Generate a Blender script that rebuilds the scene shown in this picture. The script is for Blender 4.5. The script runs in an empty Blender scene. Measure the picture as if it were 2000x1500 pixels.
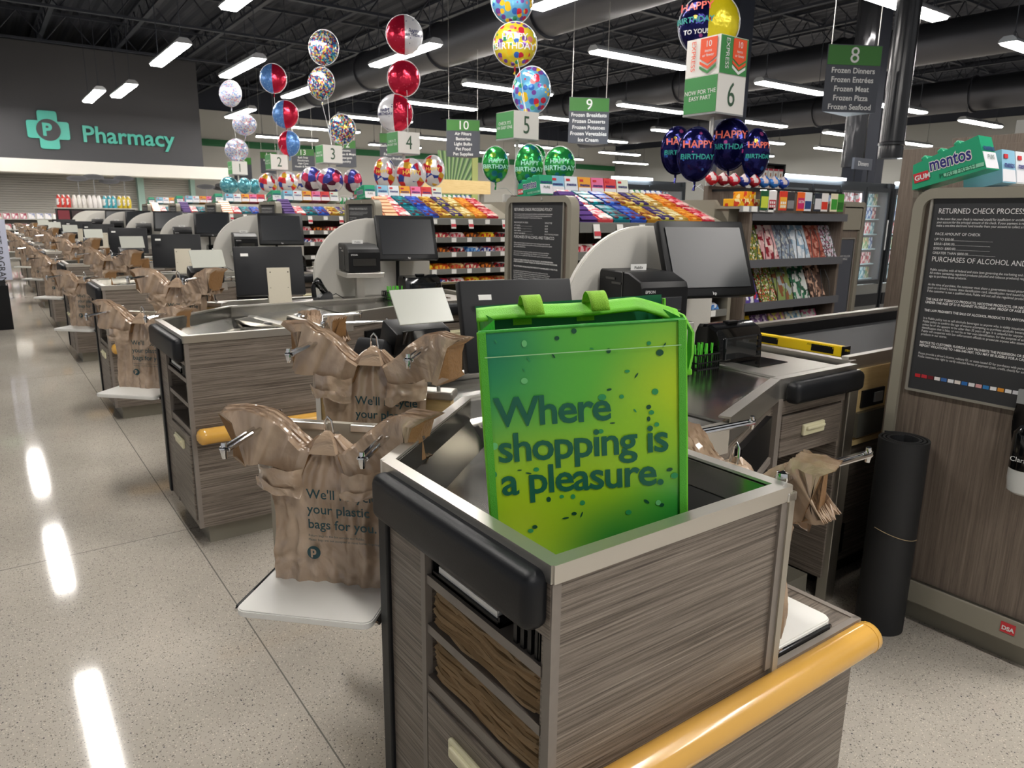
import bpy, bmesh, math, random
from mathutils import Vector, Matrix, noise
random.seed(7)
sc = bpy.context.scene
COL = sc.collection
PI = math.pi

# ---------------------------------------------------------------- camera
cam_d = bpy.data.cameras.new('camera')
cam = bpy.data.objects.new('camera', cam_d); COL.objects.link(cam)
RM = [[0.8121201648103806, -0.12141961993550346, 0.5707171924894834],
      [-0.583332690459551, -0.19167685908733312, 0.789292692181827],
      [0.013557660180937346, -0.9739185066447462, -0.22649267596389447]]
cam.matrix_world = Matrix([[RM[0][0], -RM[0][1], -RM[0][2], 0.0],
                           [RM[1][0], -RM[1][1], -RM[1][2], 0.0],
                           [RM[2][0], -RM[2][1], -RM[2][2], 1.5],
                           [0, 0, 0, 1]])
cam_d.sensor_width = 36; cam_d.lens = 1420 * 36 / 2000
cam_d.clip_start = 0.05; cam_d.clip_end = 200
cam_d.dof.use_dof = True; cam_d.dof.focus_distance = 1.6; cam_d.dof.aperture_fstop = 11
sc.camera = cam

# ---------------------------------------------------------------- world, exposure
w = bpy.data.worlds.new('world'); sc.world = w; w.use_nodes = True
w.node_tree.nodes['Background'].inputs[0].default_value = (0.98, 0.98, 1.0, 1)
w.node_tree.nodes['Background'].inputs[1].default_value = 0.24
sc.view_settings.view_transform = 'Standard'; sc.view_settings.look = 'None'
sc.view_settings.gamma = 1; sc.view_settings.use_curve_mapping = False
sc.view_settings.exposure = 0.95
sc.cycles.use_denoising = True
sc.cycles.max_bounces = 6; sc.cycles.diffuse_bounces = 3; sc.cycles.glossy_bounces = 4
sc.cycles.sample_clamp_indirect = 4
LAMP_STRENGTH = 26.0

# ---------------------------------------------------------------- materials
def srgb(h):
    h = h.lstrip('#')
    c = [int(h[i:i+2], 16) / 255 for i in (0, 2, 4)]
    return tuple((x / 12.92 if x <= .04045 else ((x + .055) / 1.055) ** 2.4) for x in c) + (1,)
MATS = {}
def mat(name, col, rough=.5, metal=0, emit=0, spec=None, coat=0, alpha=None, trans=0, bump=None, var=None):
    """plain principled material with a procedural tone variation and optional bump (scale, strength)"""
    if name in MATS: return MATS[name]
    m = bpy.data.materials.new(name); m.use_nodes = True
    nt = m.node_tree; b = nt.nodes['Principled BSDF']
    c = srgb(col) if isinstance(col, str) else col
    b.inputs['Base Color'].default_value = c
    b.inputs['Roughness'].default_value = rough; b.inputs['Metallic'].default_value = metal
    if spec is not None: b.inputs['Specular IOR Level'].default_value = spec
    if coat: b.inputs['Coat Weight'].default_value = coat; b.inputs['Coat Roughness'].default_value = .08
    if trans: b.inputs['Transmission Weight'].default_value = trans
    if alpha is not None: b.inputs['Alpha'].default_value = alpha
    if emit:
        b.inputs['Emission Color'].default_value = c; b.inputs['Emission Strength'].default_value = emit
    tc = nt.nodes.new('ShaderNodeTexCoord')
    if var:
        n = nt.nodes.new('ShaderNodeTexNoise'); n.inputs['Scale'].default_value = var[0]; n.inputs['Detail'].default_value = 4
        nt.links.new(tc.outputs['Object'], n.inputs['Vector'])
        mx = nt.nodes.new('ShaderNodeMix'); mx.data_type = 'RGBA'
        mx.inputs['A'].default_value = tuple(x * (1 - var[1]) for x in c[:3]) + (1,)
        mx.inputs['B'].default_value = tuple(min(1, x * (1 + var[1])) for x in c[:3]) + (1,)
        nt.links.new(n.outputs['Fac'], mx.inputs['Factor']); nt.links.new(mx.outputs['Result'], b.inputs['Base Color'])
    if bump:
        n2 = nt.nodes.new('ShaderNodeTexNoise'); n2.inputs['Scale'].default_value = bump[0]; n2.inputs['Detail'].default_value = 3
        nt.links.new(tc.outputs['Object'], n2.inputs['Vector'])
        bp = nt.nodes.new('ShaderNodeBump'); bp.inputs['Strength'].default_value = bump[1]; bp.inputs['Distance'].default_value = .01
        nt.links.new(n2.outputs['Fac'], bp.inputs['Height']); nt.links.new(bp.outputs['Normal'], b.inputs['Normal'])
    MATS[name] = m; return m

def ramp(nt, stops, interp='LINEAR'):
    r = nt.nodes.new('ShaderNodeValToRGB'); r.color_ramp.interpolation = interp
    el = r.color_ramp.elements
    while len(el) < len(stops): el.new(.5)
    for e, (p, c) in zip(el, stops):
        e.position = p; e.color = srgb(c) if isinstance(c, str) else c
    return r
def grain(name, scl, cols, rough=.42):
    """streaky wood-look laminate; scl = noise scale along x, y, z"""
    m = bpy.data.materials.new(name); m.use_nodes = True; nt = m.node_tree; b = nt.nodes['Principled BSDF']
    tc = nt.nodes.new('ShaderNodeTexCoord'); mp = nt.nodes.new('ShaderNodeMapping'); mp.inputs['Scale'].default_value = scl
    nt.links.new(tc.outputs['Object'], mp.inputs['Vector'])
    n = nt.nodes.new('ShaderNodeTexNoise'); n.inputs['Scale'].default_value = 1; n.inputs['Detail'].default_value = 5; n.inputs['Roughness'].default_value = .72
    nt.links.new(mp.outputs[0], n.inputs['Vector'])
    r = ramp(nt, cols); nt.links.new(n.outputs['Fac'], r.inputs[0]); nt.links.new(r.outputs[0], b.inputs['Base Color'])
    b.inputs['Roughness'].default_value = rough
    n.inputs['Detail'].default_value = 7; n.inputs['Roughness'].default_value = .8
    bp = nt.nodes.new('ShaderNodeBump'); bp.inputs['Strength'].default_value = .12; bp.inputs['Distance'].default_value = .004
    nt.links.new(n.outputs['Fac'], bp.inputs['Height']); nt.links.new(bp.outputs[0], b.inputs['Normal'])
    MATS[name] = m; return m
LAM = [(.35, '#362f29'), (.43, '#5a5148'), (.5, '#746a60'), (.58, '#887e73'), (.67, '#a1978b')]
lam_h = grain('laminate_horizontal', (2.2, 2.2, 190), LAM)
lam_v = grain('laminate_vertical', (110, 110, 2.5), [(.25, '#453c35'), (.42, '#63584e'), (.55, '#75695e'), (.75, '#8c8074')])
lam_top = grain('laminate_flat', (3, 90, 3), LAM)
lam_edge = mat('laminate_edge', '#827a72', .45, var=(60, .08))
maple = grain('maple', (4, 4, 60), [(.3, '#c9ac74'), (.5, '#d8bd85'), (.7, '#e0c893')], .4)

def steel_mat(name, col, rough, scr):
    m = bpy.data.materials.new(name); m.use_nodes = True; nt = m.node_tree; b = nt.nodes['Principled BSDF']
    b.inputs['Metallic'].default_value = 1; b.inputs['Base Color'].default_value = srgb(col)
    tc = nt.nodes.new('ShaderNodeTexCoord'); mp = nt.nodes.new('ShaderNodeMapping'); mp.inputs['Scale'].default_value = (1, 6, 6)
    nt.links.new(tc.outputs['Object'], mp.inputs['Vector'])
    n = nt.nodes.new('ShaderNodeTexNoise'); n.inputs['Scale'].default_value = 2; n.inputs['Detail'].default_value = 6
    nt.links.new(mp.outputs[0], n.inputs['Vector'])
    mr = nt.nodes.new('ShaderNodeMapRange'); mr.inputs['To Min'].default_value = rough - scr; mr.inputs['To Max'].default_value = rough + scr
    nt.links.new(n.outputs['Fac'], mr.inputs['Value']); nt.links.new(mr.outputs[0], b.inputs['Roughness'])
    MATS[name] = m; return m
steel = steel_mat('brushed_steel', '#d2cfc8', .36, .03)
steel_dark = steel_mat('worn_steel', '#aeaca6', .19, .01)
chrome = mat('chrome', '#d8d8d8', .07, 1)
rubber = mat('black_rubber', '#101216', .45, spec=.35, bump=(400, .05))
blackp = mat('black_plastic', '#0c0d0f', .4, spec=.3)
blackg = mat('black_gloss', '#070809', .08, coat=.5)
darkp = mat('charcoal_plastic', '#17181b', .5, spec=.3)
greyp = mat('grey_plastic', '#8b8d8d', .45)
screen_m = mat('screen_glass', '#10141a', .3, coat=0)
tan_tube = mat('amber_tube', '#dca94e', .22, coat=.4, var=(3, .03))
cream = mat('cream_plastic', '#e2dcb8', .4)
white_b = mat('white_board', '#e9e8e2', .3, var=(5, .02))
solid_w = mat('speckled_solid_surface', '#cfccc4', .45, var=(350, .09))
frame_m = mat('taupe_frame', '#8f8a7c', .4)
ink = mat('teal_ink', '#153f45', .5)
inkdark = mat('black_ink', '#191919', .5)
white_ink = mat('white_ink', '#e6e6e4', .5)
grey_board = mat('charcoal_board', '#333436', .5)
kraft = mat('kraft_paper', '#c0a47d', .85, var=(25, .12), bump=(120, .1))
kraft2 = mat('kraft_paper_dark', '#a98e68', .85, var=(25, .12))
paper = mat('white_paper', '#ecebe6', .7)
black_m = mat('black_recess', '#0a0a0b', .7)
ceil_m = mat('ceiling_paint', '#232732', .75)
truss_m = mat('joist_paint', '#2f333d', .6)
duct_m = mat('duct_metal', '#4a4b50', .42, .75, bump=(2, .1))
wall_w = mat('off_white_paint', '#b4b2aa', .7, var=(.6, .03))
wall_g = mat('grey_paint', '#8f8f8b', .7)
wall_d = mat('charcoal_paint', '#4a4a4d', .75)
green_b = mat('sign_green', '#3f7a35', .5)
green_dk = mat('stripe_green', '#1f6a3c', .6)
teal_m = mat('pharmacy_teal', '#4fb8a6', .45)
teal_pale = mat('pale_teal', '#a9c9bf', .6)
green_stripe = mat('lane_green', '#3f8a4a', .5)
orange_s = mat('express_orange', '#e8552d', .5)
slate = mat('sign_slate', '#4a4d55', .5)
yellow_m = mat('divider_yellow', '#f2cf12', .4)
ribbon_m = mat('ribbon_white', '#d9d9d9', .4)
belt_m = mat('belt_black', '#2a2b2d', .55, var=(40, .1))
lamp_m = mat('lamp_diffuser', '#fffaf4', .5, emit=LAMP_STRENGTH)

# film bag material
def film():
    m = bpy.data.materials.new('tan_film'); m.use_nodes = True; nt = m.node_tree; b = nt.nodes['Principled BSDF']
    tc = nt.nodes.new('ShaderNodeTexCoord')
    v = nt.nodes.new('ShaderNodeTexNoise'); v.noise_type = 'RIDGED_MULTIFRACTAL'; v.inputs['Scale'].default_value = 6; v.inputs['Detail'].default_value = 3; v.inputs['Distortion'].default_value = .6
    n = nt.nodes.new('ShaderNodeTexNoise'); n.inputs['Scale'].default_value = 9; n.inputs['Detail'].default_value = 4; n.inputs['Distortion'].default_value = 1.2
    nt.links.new(tc.outputs['Object'], n.inputs['Vector'])
    mixv = nt.nodes.new('ShaderNodeMix'); mixv.data_type = 'RGBA'; mixv.inputs['Factor'].default_value = .12
    nt.links.new(tc.outputs['Object'], mixv.inputs['A']); nt.links.new(n.outputs['Color'], mixv.inputs['B'])
    nt.links.new(mixv.outputs['Result'], v.inputs['Vector'])
    r = ramp(nt, [(.3, '#98806a'), (.7, '#bba48c')])
    nt.links.new(n.outputs['Fac'], r.inputs[0]); nt.links.new(r.outputs[0], b.inputs['Base Color'])
    bp = nt.nodes.new('ShaderNodeBump'); bp.inputs['Strength'].default_value = .8; bp.inputs['Distance'].default_value = .03
    nt.links.new(v.outputs['Fac'], bp.inputs['Height']); nt.links.new(bp.outputs[0], b.inputs['Normal'])
    b.inputs['Roughness'].default_value = .2; b.inputs['Coat Weight'].default_value = .7; b.inputs['Coat Roughness'].default_value = .16
    b.inputs['Subsurface Weight'].default_value = 0
    MATS['film'] = m; return m
film_m = film()
film_edge = mat('film_cut_edge', '#8f6a42', .55, bump=(90, .4))

def terrazzo():
    m = bpy.data.materials.new('terrazzo'); m.use_nodes = True; nt = m.node_tree; b = nt.nodes['Principled BSDF']; L = nt.links.new
    tc = nt.nodes.new('ShaderNodeTexCoord')
    n = nt.nodes.new('ShaderNodeTexNoise'); n.inputs['Scale'].default_value = 1.1; n.inputs['Detail'].default_value = 3
    L(tc.outputs['Object'], n.inputs['Vector'])
    base = ramp(nt, [(.35, '#b2aba0'), (.65, '#c3bcb0')]); L(n.outputs['Fac'], base.inputs[0])
    prev = base.outputs[0]
    for scale, thr, colr in ((85, .21, '#77736d'), (120, .25, '#d8d1c2'), (42, .115, '#57565a'), (170, .28, '#8f897f'), (60, .17, '#9a9185')):
        v = nt.nodes.new('ShaderNodeTexVoronoi'); v.inputs['Scale'].default_value = scale; v.inputs['Randomness'].default_value = 1
        L(tc.outputs['Object'], v.inputs['Vector'])
        c = nt.nodes.new('ShaderNodeMath'); c.operation = 'LESS_THAN'; c.inputs[1].default_value = thr; L(v.outputs['Distance'], c.inputs[0])
        s = nt.nodes.new('ShaderNodeSeparateColor'); L(v.outputs['Color'], s.inputs[0])
        g = nt.nodes.new('ShaderNodeMath'); g.operation = 'GREATER_THAN'; g.inputs[1].default_value = .45; L(s.outputs[0], g.inputs[0])
        k = nt.nodes.new('ShaderNodeMath'); k.operation = 'MULTIPLY'; L(c.outputs[0], k.inputs[0]); L(g.outputs[0], k.inputs[1])
        mx = nt.nodes.new('ShaderNodeMix'); mx.data_type = 'RGBA'; L(k.outputs[0], mx.inputs['Factor']); L(prev, mx.inputs['A']); mx.inputs['B'].default_value = srgb(colr)
        prev = mx.outputs['Result']
    # saw-cut joints
    sx = nt.nodes.new('ShaderNodeSeparateXYZ'); L(tc.outputs['Object'], sx.inputs[0])
    def joint(out, period, offs):
        a = nt.nodes.new('ShaderNodeMath'); a.operation = 'ADD'; a.inputs[1].default_value = -offs; L(out, a.inputs[0])
        q = nt.nodes.new('ShaderNodeMath'); q.operation = 'PINGPONG'; q.inputs[1].default_value = period / 2; L(a.outputs[0], q.inputs[0])
        l = nt.nodes.new('ShaderNodeMath'); l.operation = 'LESS_THAN'; l.inputs[1].default_value = .0025; L(q.outputs[0], l.inputs[0])
        return l.outputs[0]
    j1 = joint(sx.outputs[0], 3.6, .645); j2 = joint(sx.outputs[1], 4.2, 3.55)
    mm = nt.nodes.new('ShaderNodeMath'); mm.operation = 'MAXIMUM'; L(j1, mm.inputs[0]); L(j2, mm.inputs[1])
    mx = nt.nodes.new('ShaderNodeMix'); mx.data_type = 'RGBA'; L(mm.outputs[0], mx.inputs['Factor']); L(prev, mx.inputs['A']); mx.inputs['B'].default_value = srgb('#77746e')
    L(mx.outputs['Result'], b.inputs['Base Color'])
    b.inputs['Roughness'].default_value = .065
    b.inputs['Specular IOR Level'].default_value = .4
    return m
terr = terrazzo()

def dots(name, base, cols, scale=22, thr=.42, metal=.55, rough=.2):
    """printed foil: round dots of several colours on a base colour"""
    m = bpy.data.materials.new(name); m.use_nodes = True; nt = m.node_tree; b = nt.nodes['Principled BSDF']; L = nt.links.new
    tc = nt.nodes.new('ShaderNodeTexCoord'); v = nt.nodes.new('ShaderNodeTexVoronoi'); v.inputs['Scale'].default_value = scale; v.inputs['Randomness'].default_value = .7
    L(tc.outputs['Object'], v.inputs['Vector'])
    s = nt.nodes.new('ShaderNodeSeparateColor'); L(v.outputs['Color'], s.inputs[0])
    n = len(cols); r = ramp(nt, [(i / n, c) for i, c in enumerate(cols)], 'CONSTANT'); L(s.outputs[0], r.inputs[0])
    c = nt.nodes.new('ShaderNodeMath'); c.operation = 'LESS_THAN'; c.inputs[1].default_value = thr; L(v.outputs['Distance'], c.inputs[0])
    mx = nt.nodes.new('ShaderNodeMix'); mx.data_type = 'RGBA'; L(c.outputs[0], mx.inputs['Factor']); mx.inputs['A'].default_value = srgb(base); L(r.outputs[0], mx.inputs['B'])
    L(mx.outputs['Result'], b.inputs['Base Color'])
    b.inputs['Metallic'].default_value = metal; b.inputs['Roughness'].default_value = rough
    nn = nt.nodes.new('ShaderNodeTexNoise'); nn.inputs['Scale'].default_value = 16; L(tc.outputs['Object'], nn.inputs['Vector'])
    bp = nt.nodes.new('ShaderNodeBump'); bp.inputs['Strength'].default_value = .35; bp.inputs['Distance'].default_value = .02; L(nn.outputs['Fac'], bp.inputs['Height']); L(bp.outputs[0], b.inputs['Normal'])
    MATS[name] = m; return m
PARTY = ['#d8334a', '#f0c62a', '#3a6fc4', '#3d9a6a', '#e88a8a', '#7a4aa0']
foil = {
 'navy': dots('navy_foil', '#191a55', ['#191a55', '#191a55', '#c85aa0', '#191a55', '#d6b84a', '#3d6ac0', '#191a55'], 16, .25, .75, .16),
 'yellow': dots('yellow_foil', '#d8c61c', ['#d8c61c', '#b8302a', '#d8c61c', '#2a7a6a'], 14, .2, .3, .25),
 'dots_blue': dots('blue_dotted_foil', '#6ab0d8', PARTY, 16, .5, .35, .18),
 'dots_yellow': dots('yellow_dotted_foil', '#e6d23a', PARTY, 16, .48, .35, .18),
 'red': dots('red_foil', '#c01e3c', ['#c01e3c', '#d8506a', '#c01e3c'], 30, .2, .6, .18),
 'white': dots('white_foil', '#dcdce0', ['#dcdce0', '#dcdce0', '#2a2f6a'], 24, .2, .3, .25),
 'green': dots('green_foil', '#2fa050', ['#2fa050', '#4cc060', '#8fd04a', '#2a8a9a'], 16, .5, .65, .16),
 'green_low': dots('green_foil_base', '#2a7a5a', ['#c02a3c', '#2a5a9a', '#2fa050', '#7a3a8a'], 26, .55, .5, .2),
 'starburst': dots('starburst_foil', '#e4e2e2', ['#c8283c', '#e4e2e2', '#d83a3a', '#d8a83a', '#3a4a9a', '#e4e2e2'], 13, .85, .4, .22),
 'confetti': dots('confetti_foil', '#8fb6cc', ['#3a5aa0', '#b8424a', '#d8c85a', '#3a9aa8', '#d8dce0', '#302f5a'], 46, .8, .5, .2),
 'striped': dots('striped_foil', '#d8d4d6', ['#c83a5a', '#3a3f8a', '#d8d4d6', '#5a1f3a'], 9, .8, .45, .22),
 'blue': dots('blue_foil', '#5a8ac8', ['#5a8ac8', '#8ab0dc', '#4a72b8'], 40, .4, .35, .25),
 'pink': dots('pink_foil', '#c8465a', ['#c8465a', '#dc8090', '#b83a52'], 40, .4, .35, .25),
 'clear': dots('pale_confetti_foil', '#bcc2cc', ['#5a82c0', '#c86a7a', '#d8d4c0', '#8a8ac0', '#bcc2cc'], 40, .5, .35, .2),
 'teal': dots('teal_foil', '#6ab0bc', ['#6ab0bc', '#94ccd4', '#4a94a8'], 30, .5, .6, .2),
}
def package(name, base, cols, scale=26, rough=.28):
    """printed packaging: patches of colour"""
    if name in MATS: return MATS[name]
    m = bpy.data.materials.new(name); m.use_nodes = True; nt = m.node_tree; b = nt.nodes['Principled BSDF']; L = nt.links.new
    tc = nt.nodes.new('ShaderNodeTexCoord'); v = nt.nodes.new('ShaderNodeTexVoronoi'); v.distance = 'CHEBYCHEV'; v.inputs['Randomness'].default_value = .8; v.inputs['Scale'].default_value = scale * (1.8 if name.startswith('mag_') else 1.2)
    L(tc.outputs['Object'], v.inputs['Vector']); s = nt.nodes.new('ShaderNodeSeparateColor'); L(v.outputs['Color'], s.inputs[0])
    st = [(0, base)] + [(.45 + .55 * i / len(cols), c) for i, c in enumerate(cols)]
    r = ramp(nt, st, 'CONSTANT'); L(s.outputs[0], r.inputs[0]); L(r.outputs[0], b.inputs['Base Color'])
    b.inputs['Roughness'].default_value = rough; MATS[name] = m; return m

# ---------------------------------------------------------------- mesh helpers
class MB:
    def __init__(s, off=(0, 0, 0)): s.bm = bmesh.new(); s.off = Vector(off); s.mi = 0
    def _mark(s, n0):
        s.bm.faces.ensure_lookup_table()
        for f in s.bm.faces[n0:]: f.material_index = s.mi
    def box(s, c, d, rot=None, bev=0, seg=2):
        b2 = bmesh.new(); bmesh.ops.create_cube(b2, size=1)
        bmesh.ops.scale(b2, vec=d, verts=b2.verts)
        if bev: bmesh.ops.bevel(b2, geom=b2.edges[:], offset=bev, segments=seg, affect='EDGES', profile=.5)
        if rot is not None: bmesh.ops.rotate(b2, matrix=rot if isinstance(rot, Matrix) else Matrix.Rotation(rot, 3, 'Z'), verts=b2.verts)
        bmesh.ops.translate(b2, vec=Vector(c), verts=b2.verts)
        s.merge(b2); return s
    def bx(s, x0, x1, y0, y1, z0, z1, bev=0, seg=2):
        return s.box(((x0+x1)/2, (y0+y1)/2, (z0+z1)/2), (abs(x1-x0), abs(y1-y0), abs(z1-z0)), None, bev, seg)
    def merge(s, b2):
        me = bpy.data.meshes.new('t'); b2.to_mesh(me); b2.free(); n0 = len(s.bm.faces)
        s.bm.from_mesh(me); bpy.data.meshes.remove(me); s._mark(n0)
    def prism(s, pts, z0, z1, bev=0):
        b2 = bmesh.new(); vs = [b2.verts.new((x, y, z0)) for x, y in pts]; f = b2.faces.new(vs)
        r = bmesh.ops.extrude_face_region(b2, geom=[f])
        bmesh.ops.translate(b2, vec=(0, 0, z1 - z0), verts=[v for v in r['geom'] if isinstance(v, bmesh.types.BMVert)])
        bmesh.ops.recalc_face_normals(b2, faces=b2.faces)
        if bev: bmesh.ops.bevel(b2, geom=b2.edges[:], offset=bev, segments=2, affect='EDGES')
        s.merge(b2); return s
    def prism_m(s, pts, d, M, bev=0):
        """polygon in local xy extruded by d along local z, then placed with the 4x4 matrix M"""
        b2 = bmesh.new(); vs = [b2.verts.new((x, y, 0)) for x, y in pts]; f = b2.faces.new(vs)
        r = bmesh.ops.extrude_face_region(b2, geom=[f])
        bmesh.ops.translate(b2, vec=(0, 0, d), verts=[v for v in r['geom'] if isinstance(v, bmesh.types.BMVert)])
        bmesh.ops.recalc_face_normals(b2, faces=b2.faces)
        if bev: bmesh.ops.bevel(b2, geom=b2.edges[:], offset=bev, segments=2, affect='EDGES')
        bmesh.ops.transform(b2, matrix=M, verts=b2.verts)
        s.merge(b2); return s
    def loft(s, rings, cap=True, closed=True):
        n0 = len(s.bm.faces); R = [[s.bm.verts.new(p) for p in r] for r in rings]; n = len(rings[0])
        for a, b in zip(R[:-1], R[1:]):
            for i in range(n if closed else n - 1):
                j = (i + 1) % n; s.bm.faces.new((a[i], a[j], b[j], b[i]))
        if cap and closed:
            s.bm.faces.new(R[0][::-1]); s.bm.faces.new(R[-1])
        s._mark(n0); return s
    def tube(s, pts, r, n=8, cap=True, closed=False):
        pts = [Vector(p) for p in pts]; rings = []; up = None; N = len(pts)
        for i, p in enumerate(pts):
            if closed: d = pts[(i + 1) % N] - pts[i - 1]
            else: d = pts[min(i + 1, N - 1)] - pts[max(i - 1, 0)]
            d.normalize()
            if up is None: up = Vector((0, 0, 1)) if abs(d.z) < .9 else Vector((1, 0, 0))
            u = d.cross(up)
            if u.length < 1e-4: u = d.cross(Vector((0, 1, 0)))
            u.normalize(); v = u.cross(d).normalized(); up = v
            rr = r[i] if isinstance(r, (list, tuple)) else r
            rings.append([p + (u * math.cos(2*PI*k/n) + v * math.sin(2*PI*k/n)) * rr for k in range(n)])
        if closed: rings.append(rings[0][:]); return s.loft(rings, cap=False)
        return s.loft(rings, cap=cap)
    def lathe(s, prof, c=(0, 0, 0), n=24, cap=True):
        c = Vector(c)
        return s.loft([[c + Vector((r*math.cos(2*PI*k/n), r*math.sin(2*PI*k/n), z)) for k in range(n)] for r, z in prof], cap=cap)
    def grid(s, f, nu, nv):
        n0 = len(s.bm.faces); V = [[s.bm.verts.new(f(u/nu, v/nv)) for u in range(nu + 1)] for v in range(nv + 1)]
        for j in range(nv):
            for i in range(nu): s.bm.faces.new((V[j][i], V[j][i+1], V[j+1][i+1], V[j+1][i]))
        s._mark(n0); return s
    def build(s, name, mats, parent=None, loc=(0, 0, 0), rot=(0, 0, 0), smooth=False, angle=40):
        bmesh.ops.translate(s.bm, vec=-s.off, verts=s.bm.verts)
        bmesh.ops.recalc_face_normals(s.bm, faces=s.bm.faces)
        me = bpy.data.meshes.new(name); s.bm.to_mesh(me); s.bm.free()
        for m in (mats if isinstance(mats, (list, tuple)) else [mats]): me.materials.append(m)
        if smooth:
            me.polygons.foreach_set('use_smooth', [True] * len(me.polygons))
            me.set_sharp_from_angle(angle=math.radians(angle))
        o = bpy.data.objects.new(name, me); COL.objects.link(o)
        o.location = loc; o.rotation_euler = rot
        if parent: o.parent = parent
        return o
def tag(o, label=None, cat=None, group=None, kind=None):
    if label: o['label'] = label
    if cat: o['category'] = cat
    if group: o['group'] = group
    if kind: o['kind'] = kind
    return o
def thing(name, loc, label, cat, group=None, rz=0, rot=None):
    o = bpy.data.objects.new(name, None); COL.objects.link(o); o.empty_display_size = .1
    o.location = loc; o.rotation_euler = rot or (0, 0, rz)
    return tag(o, label, cat, group)
def rrect(w_, h_, r, n=6):
    p = []
    for cx, cy, a0 in ((w_/2-r, h_/2-r, 0), (-w_/2+r, h_/2-r, PI/2), (-w_/2+r, -h_/2+r, PI), (w_/2-r, -h_/2+r, 1.5*PI)):
        p += [(cx + r*math.cos(a0 + PI/2*i/n), cy + r*math.sin(a0 + PI/2*i/n)) for i in range(n+1)]
    return p
def copy_tree(o, parent=None):
    c = o.copy(); COL.objects.link(c)
    if parent: c.parent = parent; c.matrix_parent_inverse = o.matrix_parent_inverse.copy()
    for ch in KIDSOF(o): copy_tree(ch, c)
    return c
def KIDSOF(o): return [x for x in COL.objects if x.parent == o]
def dup(o, loc, label, rz=None, group=None):
    """a copy of a thing with its parts (list of children taken once)"""
    c = copy_tree(o); c.location = loc; c['label'] = label
    if rz is not None: c.rotation_euler = (0, 0, rz)
    if group: c['group'] = group
    return c
TXT = {}
def txt(s, size, m, parent, loc, rot=(PI/2, 0, 0), align='LEFT', bold=0, ext=0, name='lettering', xs=1, res=3, sp=1.0, ls=1.0):
    key = (s, size, align, bold, ext, res, sp, ls, m.name)
    me = TXT.get(key)
    if me is None:
        cu = bpy.data.curves.new('t', 'FONT'); cu.body = s; cu.size = size; cu.align_x = align; cu.offset = bold; cu.extrude = ext
        cu.resolution_u = res; cu.space_character = sp; cu.space_line = ls
        ob = bpy.data.objects.new('t', cu); COL.objects.link(ob)
        dg = bpy.context.evaluated_depsgraph_get(); dg.update()
        me = bpy.data.meshes.new_from_object(ob.evaluated_get(dg)); bpy.data.objects.remove(ob); bpy.data.curves.remove(cu)
        me.name = name; me.materials.clear(); me.materials.append(m); TXT[key] = me
    o = bpy.data.objects.new(name, me); COL.objects.link(o); o.parent = parent; o.location = loc; o.rotation_euler = rot
    o.scale = (xs, 1, 1)
    return o
FRONT = (PI/2, 0, 0)            # reads from the -y side
LEFT = (PI/2, 0, -PI/2)         # reads from the -x side
ORD = ['nearest', 'second', 'third', 'fourth', 'fifth', 'sixth', 'seventh', 'eighth']
def lane(k): return ['nearest lane', 'second nearest lane', 'third nearest lane', 'fourth nearest lane', 'fifth nearest lane', 'sixth nearest lane', 'seventh nearest lane', 'farthest lane'][k]
NL = 8; SP = 2.5
# ================================================================ THE ROOM
def struct(name, mb, m, **k):
    o = mb.build(name, m, **k); o['kind'] = 'structure'; return o
struct('floor', MB().bx(-14, 34, -5, 37, -.1, 0), terr)
# corrugated roof deck
def deck():
    mb = MB()
    def f(u, v):
        x = -14 + 48 * u; i = round(u * 480) % 4
        return (x, -5 + 42 * v, 7.0 + (.05 if i in (1, 2) else 0))
    return mb.grid(f, 480, 1)
struct('ceiling', deck(), ceil_m)
struct('wall_back', MB().bx(-14, 34, 36, 36.2, 0, 5.9), wall_w)
struct('wall_back', MB().bx(-14, 34, 36.05, 36.2, 5.9, 7.1), ceil_m)
struct('trim_1', MB().bx(-14, 34, 35.96, 36, 4.35, 4.65), green_dk)
struct('wall_right', MB().bx(34, 34.2, -5, 37, 0, 5.6), wall_g)
struct('wall_right', MB().bx(34.05, 34.2, -5, 37, 5.6, 7.1), ceil_m)
# the dark header over the pharmacy, its white soffit, the slatted shutters below
struct('wall_pharmacy', MB().bx(-14, 6.6, 27.5, 27.8, 2.95, 6.35).bx(6.3, 6.6, 27.8, 36, 2.95, 6.35), wall_d)
struct('trim_2', MB().bx(-14, 7.3, 27.0, 27.9, 2.55, 2.95, .01), mat('soffit_white', '#dddad2', .6))
def slats(x0, x1, y, z0, z1, n):
    mb = MB(); h = (z1 - z0) / n
    for i in range(n):
        z = z0 + i * h
        mb.loft([[(x0, y, z), (x0, y - .02, z + h*.1), (x0, y - .02, z + h*.75), (x0, y, z + h)],
                 [(x1, y, z), (x1, y - .02, z + h*.1), (x1, y - .02, z + h*.75), (x1, y, z + h)]])
    return mb
shut_m = mat('shutter_grey', '#b7b4ad', .5)
struct('wall_shutter', slats(-12, 4.6, 28.6, 1.12, 2.6, 20), shut_m)
struct('wall_shutter', slats(4.8, 6.3, 28.6, 1.12, 2.6, 20), shut_m)
struct('wall_pharmacy_base', MB().bx(-14, 6.4, 28.62, 28.8, 0, 2.6), wall_g)
struct('trim_3', MB().bx(4.6, 4.8, 28.3, 28.6, 0, 2.6), teal_pale)
struct('trim_4', MB().bx(6.3, 6.45, 28.3, 28.6, 0, 2.6), teal_pale)
t = thing('pharmacy_counter', (-1, 28.2, 0), 'long white pharmacy service counter under the slatted shutters', 'counter')
MB().bx(-9, 7, -.45, .3, 1.0, 1.1, .01).build('worktop', mat('counter_white', '#d8d4ca', .4), t)
MB().bx(-9, 7, -.3, .3, 0, 1.0).build('counter_body', mat('counter_grey', '#a29d92', .5), t)
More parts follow.
